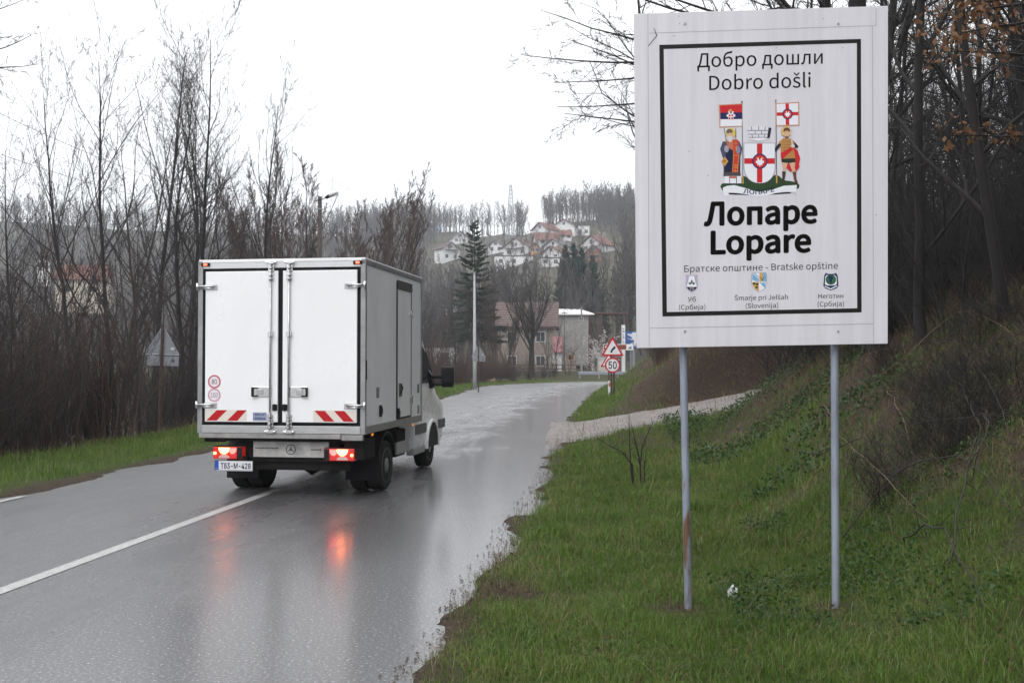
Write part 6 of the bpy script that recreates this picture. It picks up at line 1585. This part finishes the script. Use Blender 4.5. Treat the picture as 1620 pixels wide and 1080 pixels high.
dry = cat([sow(7, 26000, (-.5, 5), (5, 10), (.05, .22), (.002, .004), frustum(lambda rng, g, lt, sr, sl, x, y: (rng.uniform(0, 1, len(g)) < .22 + .5 * lt + .35 * (g < .3)) & (sr > .05)), 1.3), sow(8, 110000, (.5, 14), (9, 24), (.1, .45), (.003, .006), frustum(sparse_ := (lambda rng, g, lt, sr, sl, x, y: (rng.uniform(0, 1, len(g)) < .10 + .5 * lt) & (sr > .1))), .9),
           sow(9, 30000, (1, 14), (24, 50), (.1, .5), (.006, .012), frustum(sparse_), .9), sow(10, 16000, (-16, -5), (12, 50), (.15, .6), (.006, .012), frustum(lambda rng, g, lt, sr, sl, x, y: (rng.uniform(0, 1, len(g)) < .5) & (sl > 2.2) & (sl < 5)), .6)])
tag(link('dry_grass', np_mesh('dry_grass', *dry, M_straw)), 'dry straw coloured stalks lying through the verges and bank', 'grass', kind='stuff')
rng = np.random.default_rng(33)
def scatter(seed, n_, xr, yr, keep, size, asp=.6, zo=.02):
    rng = np.random.default_rng(seed); x = rng.uniform(*xr, n_); y = rng.uniform(*yr, n_); g, lt, _ = cover(x, y); sr, sl = road_s(x, y); k = keep(rng, g, lt, sr, sl, x, y); x, y = x[k], y[k]
    return quads(rng, np.stack([x, y, land(x, y) + zo * rng.uniform(.2, 1.5, len(x))], 1), size, asp)
lf = cat([scatter(12, 14000, (-.3, 6), (5, 11), frustum(lambda rng, g, lt, sr, sl, x, y: (rng.uniform(0, 1, len(g)) < .35 + .6 * lt + .5 * (g < .25)) & (sr > .1)), .014), scatter(13, 40000, (1, 18), (11, 36), frustum(lambda rng, g, lt, sr, sl, x, y: (rng.uniform(0, 1, len(g)) < .05 + .9 * lt) & (sr > .3)), .03), scatter(14, 9000, (-18, -5), (12, 50), frustum(lambda rng, g, lt, sr, sl, x, y: sl > 2.5), .04)])
tag(link('dead_leaves', np_mesh('dead_leaves', *lf, M_litter)), 'brown dead leaves scattered over the bank and verges', 'leaves', kind='stuff')
wd = cat([scatter(15, 30000, (1.5, 7), (5.5, 12), frustum(lambda rng, g, lt, sr, sl, x, y: (sr > 1.9) & (fbm(x, y, .9, 71) > .63)), .016, .7, .08), scatter(16, 40000, (3, 14), (12, 26), frustum(lambda rng, g, lt, sr, sl, x, y: (sr > 2.5) & (fbm(x, y, 1.6, 72) > .60)), .03, .7, .15)])
tag(link('ground_ivy', np_mesh('ground_ivy', *wd, M_weed)), 'low dark green leafy weeds over the bank to the right', 'weeds', kind='stuff')
# crumbs of soil and grit along the ragged right road edge
rng = np.random.default_rng(44); y = rng.uniform(5, 26, 2600); i = np.array([idx_at(v) for v in y]); s_ = np.maximum(rng.normal(.14, .12, len(y)), -.06 - .1 * rng.uniform(0, 1, len(y)) ** 4); P = CP[i] + CN[i] * (RH + s_)[:, None] + np.stack([0 * y, rng.uniform(-.25, .25, len(y))], 1)
r3 = rng.uniform(.004, .014, len(y)); z = np.maximum(land(P[:, 0], P[:, 1]), .012) + r3 * .3; tet = np.array([[1, 0, -.4], [-.5, .87, -.4], [-.5, -.87, -.4], [0, 0, .8]]); rot = rng.uniform(0, 6.28, len(y))
V = tet[None] * r3[:, None, None] * rng.uniform(.6, 1.4, (len(y), 4, 1)); c, s2 = np.cos(rot)[:, None], np.sin(rot)[:, None]; V = np.stack([V[..., 0] * c - V[..., 1] * s2, V[..., 0] * s2 + V[..., 1] * c, V[..., 2]], -1) + np.stack([P[:, 0], P[:, 1], z], 1)[:, None]
o4 = np.arange(len(y))[:, None] * 4; F = np.concatenate([o4 + np.array([[0, 1, 3]]), o4 + np.array([[1, 2, 3]]), o4 + np.array([[2, 0, 3]])], 1).reshape(-1, 3)
tag(link('edge_grit', np_mesh('edge_grit', V.reshape(-1, 3), F, mat('grit', (.11, .085, .07), .9, noise=.5, nscale=9))), 'dark crumbs of soil and grit along the right road edge', 'grit', kind='stuff')

# ------------------------------------------------------------------ the damp air
hz = bpy.data.materials.new('haze'); hz.use_nodes = True; n, l = nt(hz); n.remove(n['Principled BSDF'])
pv = n.new('ShaderNodeVolumePrincipled'); pv.inputs['Color'].default_value = (.90, .94, 1.0, 1); pv.inputs['Density'].default_value = .00052; pv.inputs['Anisotropy'].default_value = .2
l.new(pv.outputs[0], n['Material Output'].inputs['Volume'])
zmin, zmax = float(GZ.min()) - 1.0, float(GZ.max()) + 45
hb = B().box(gx[0] - 2, gx[-1] + 2, gy[0] - 2, gy[-1] + 2, zmin, zmax).build('haze', hz); tag(hb, 'thin pale haze of a rainy day', 'haze', kind='stuff')
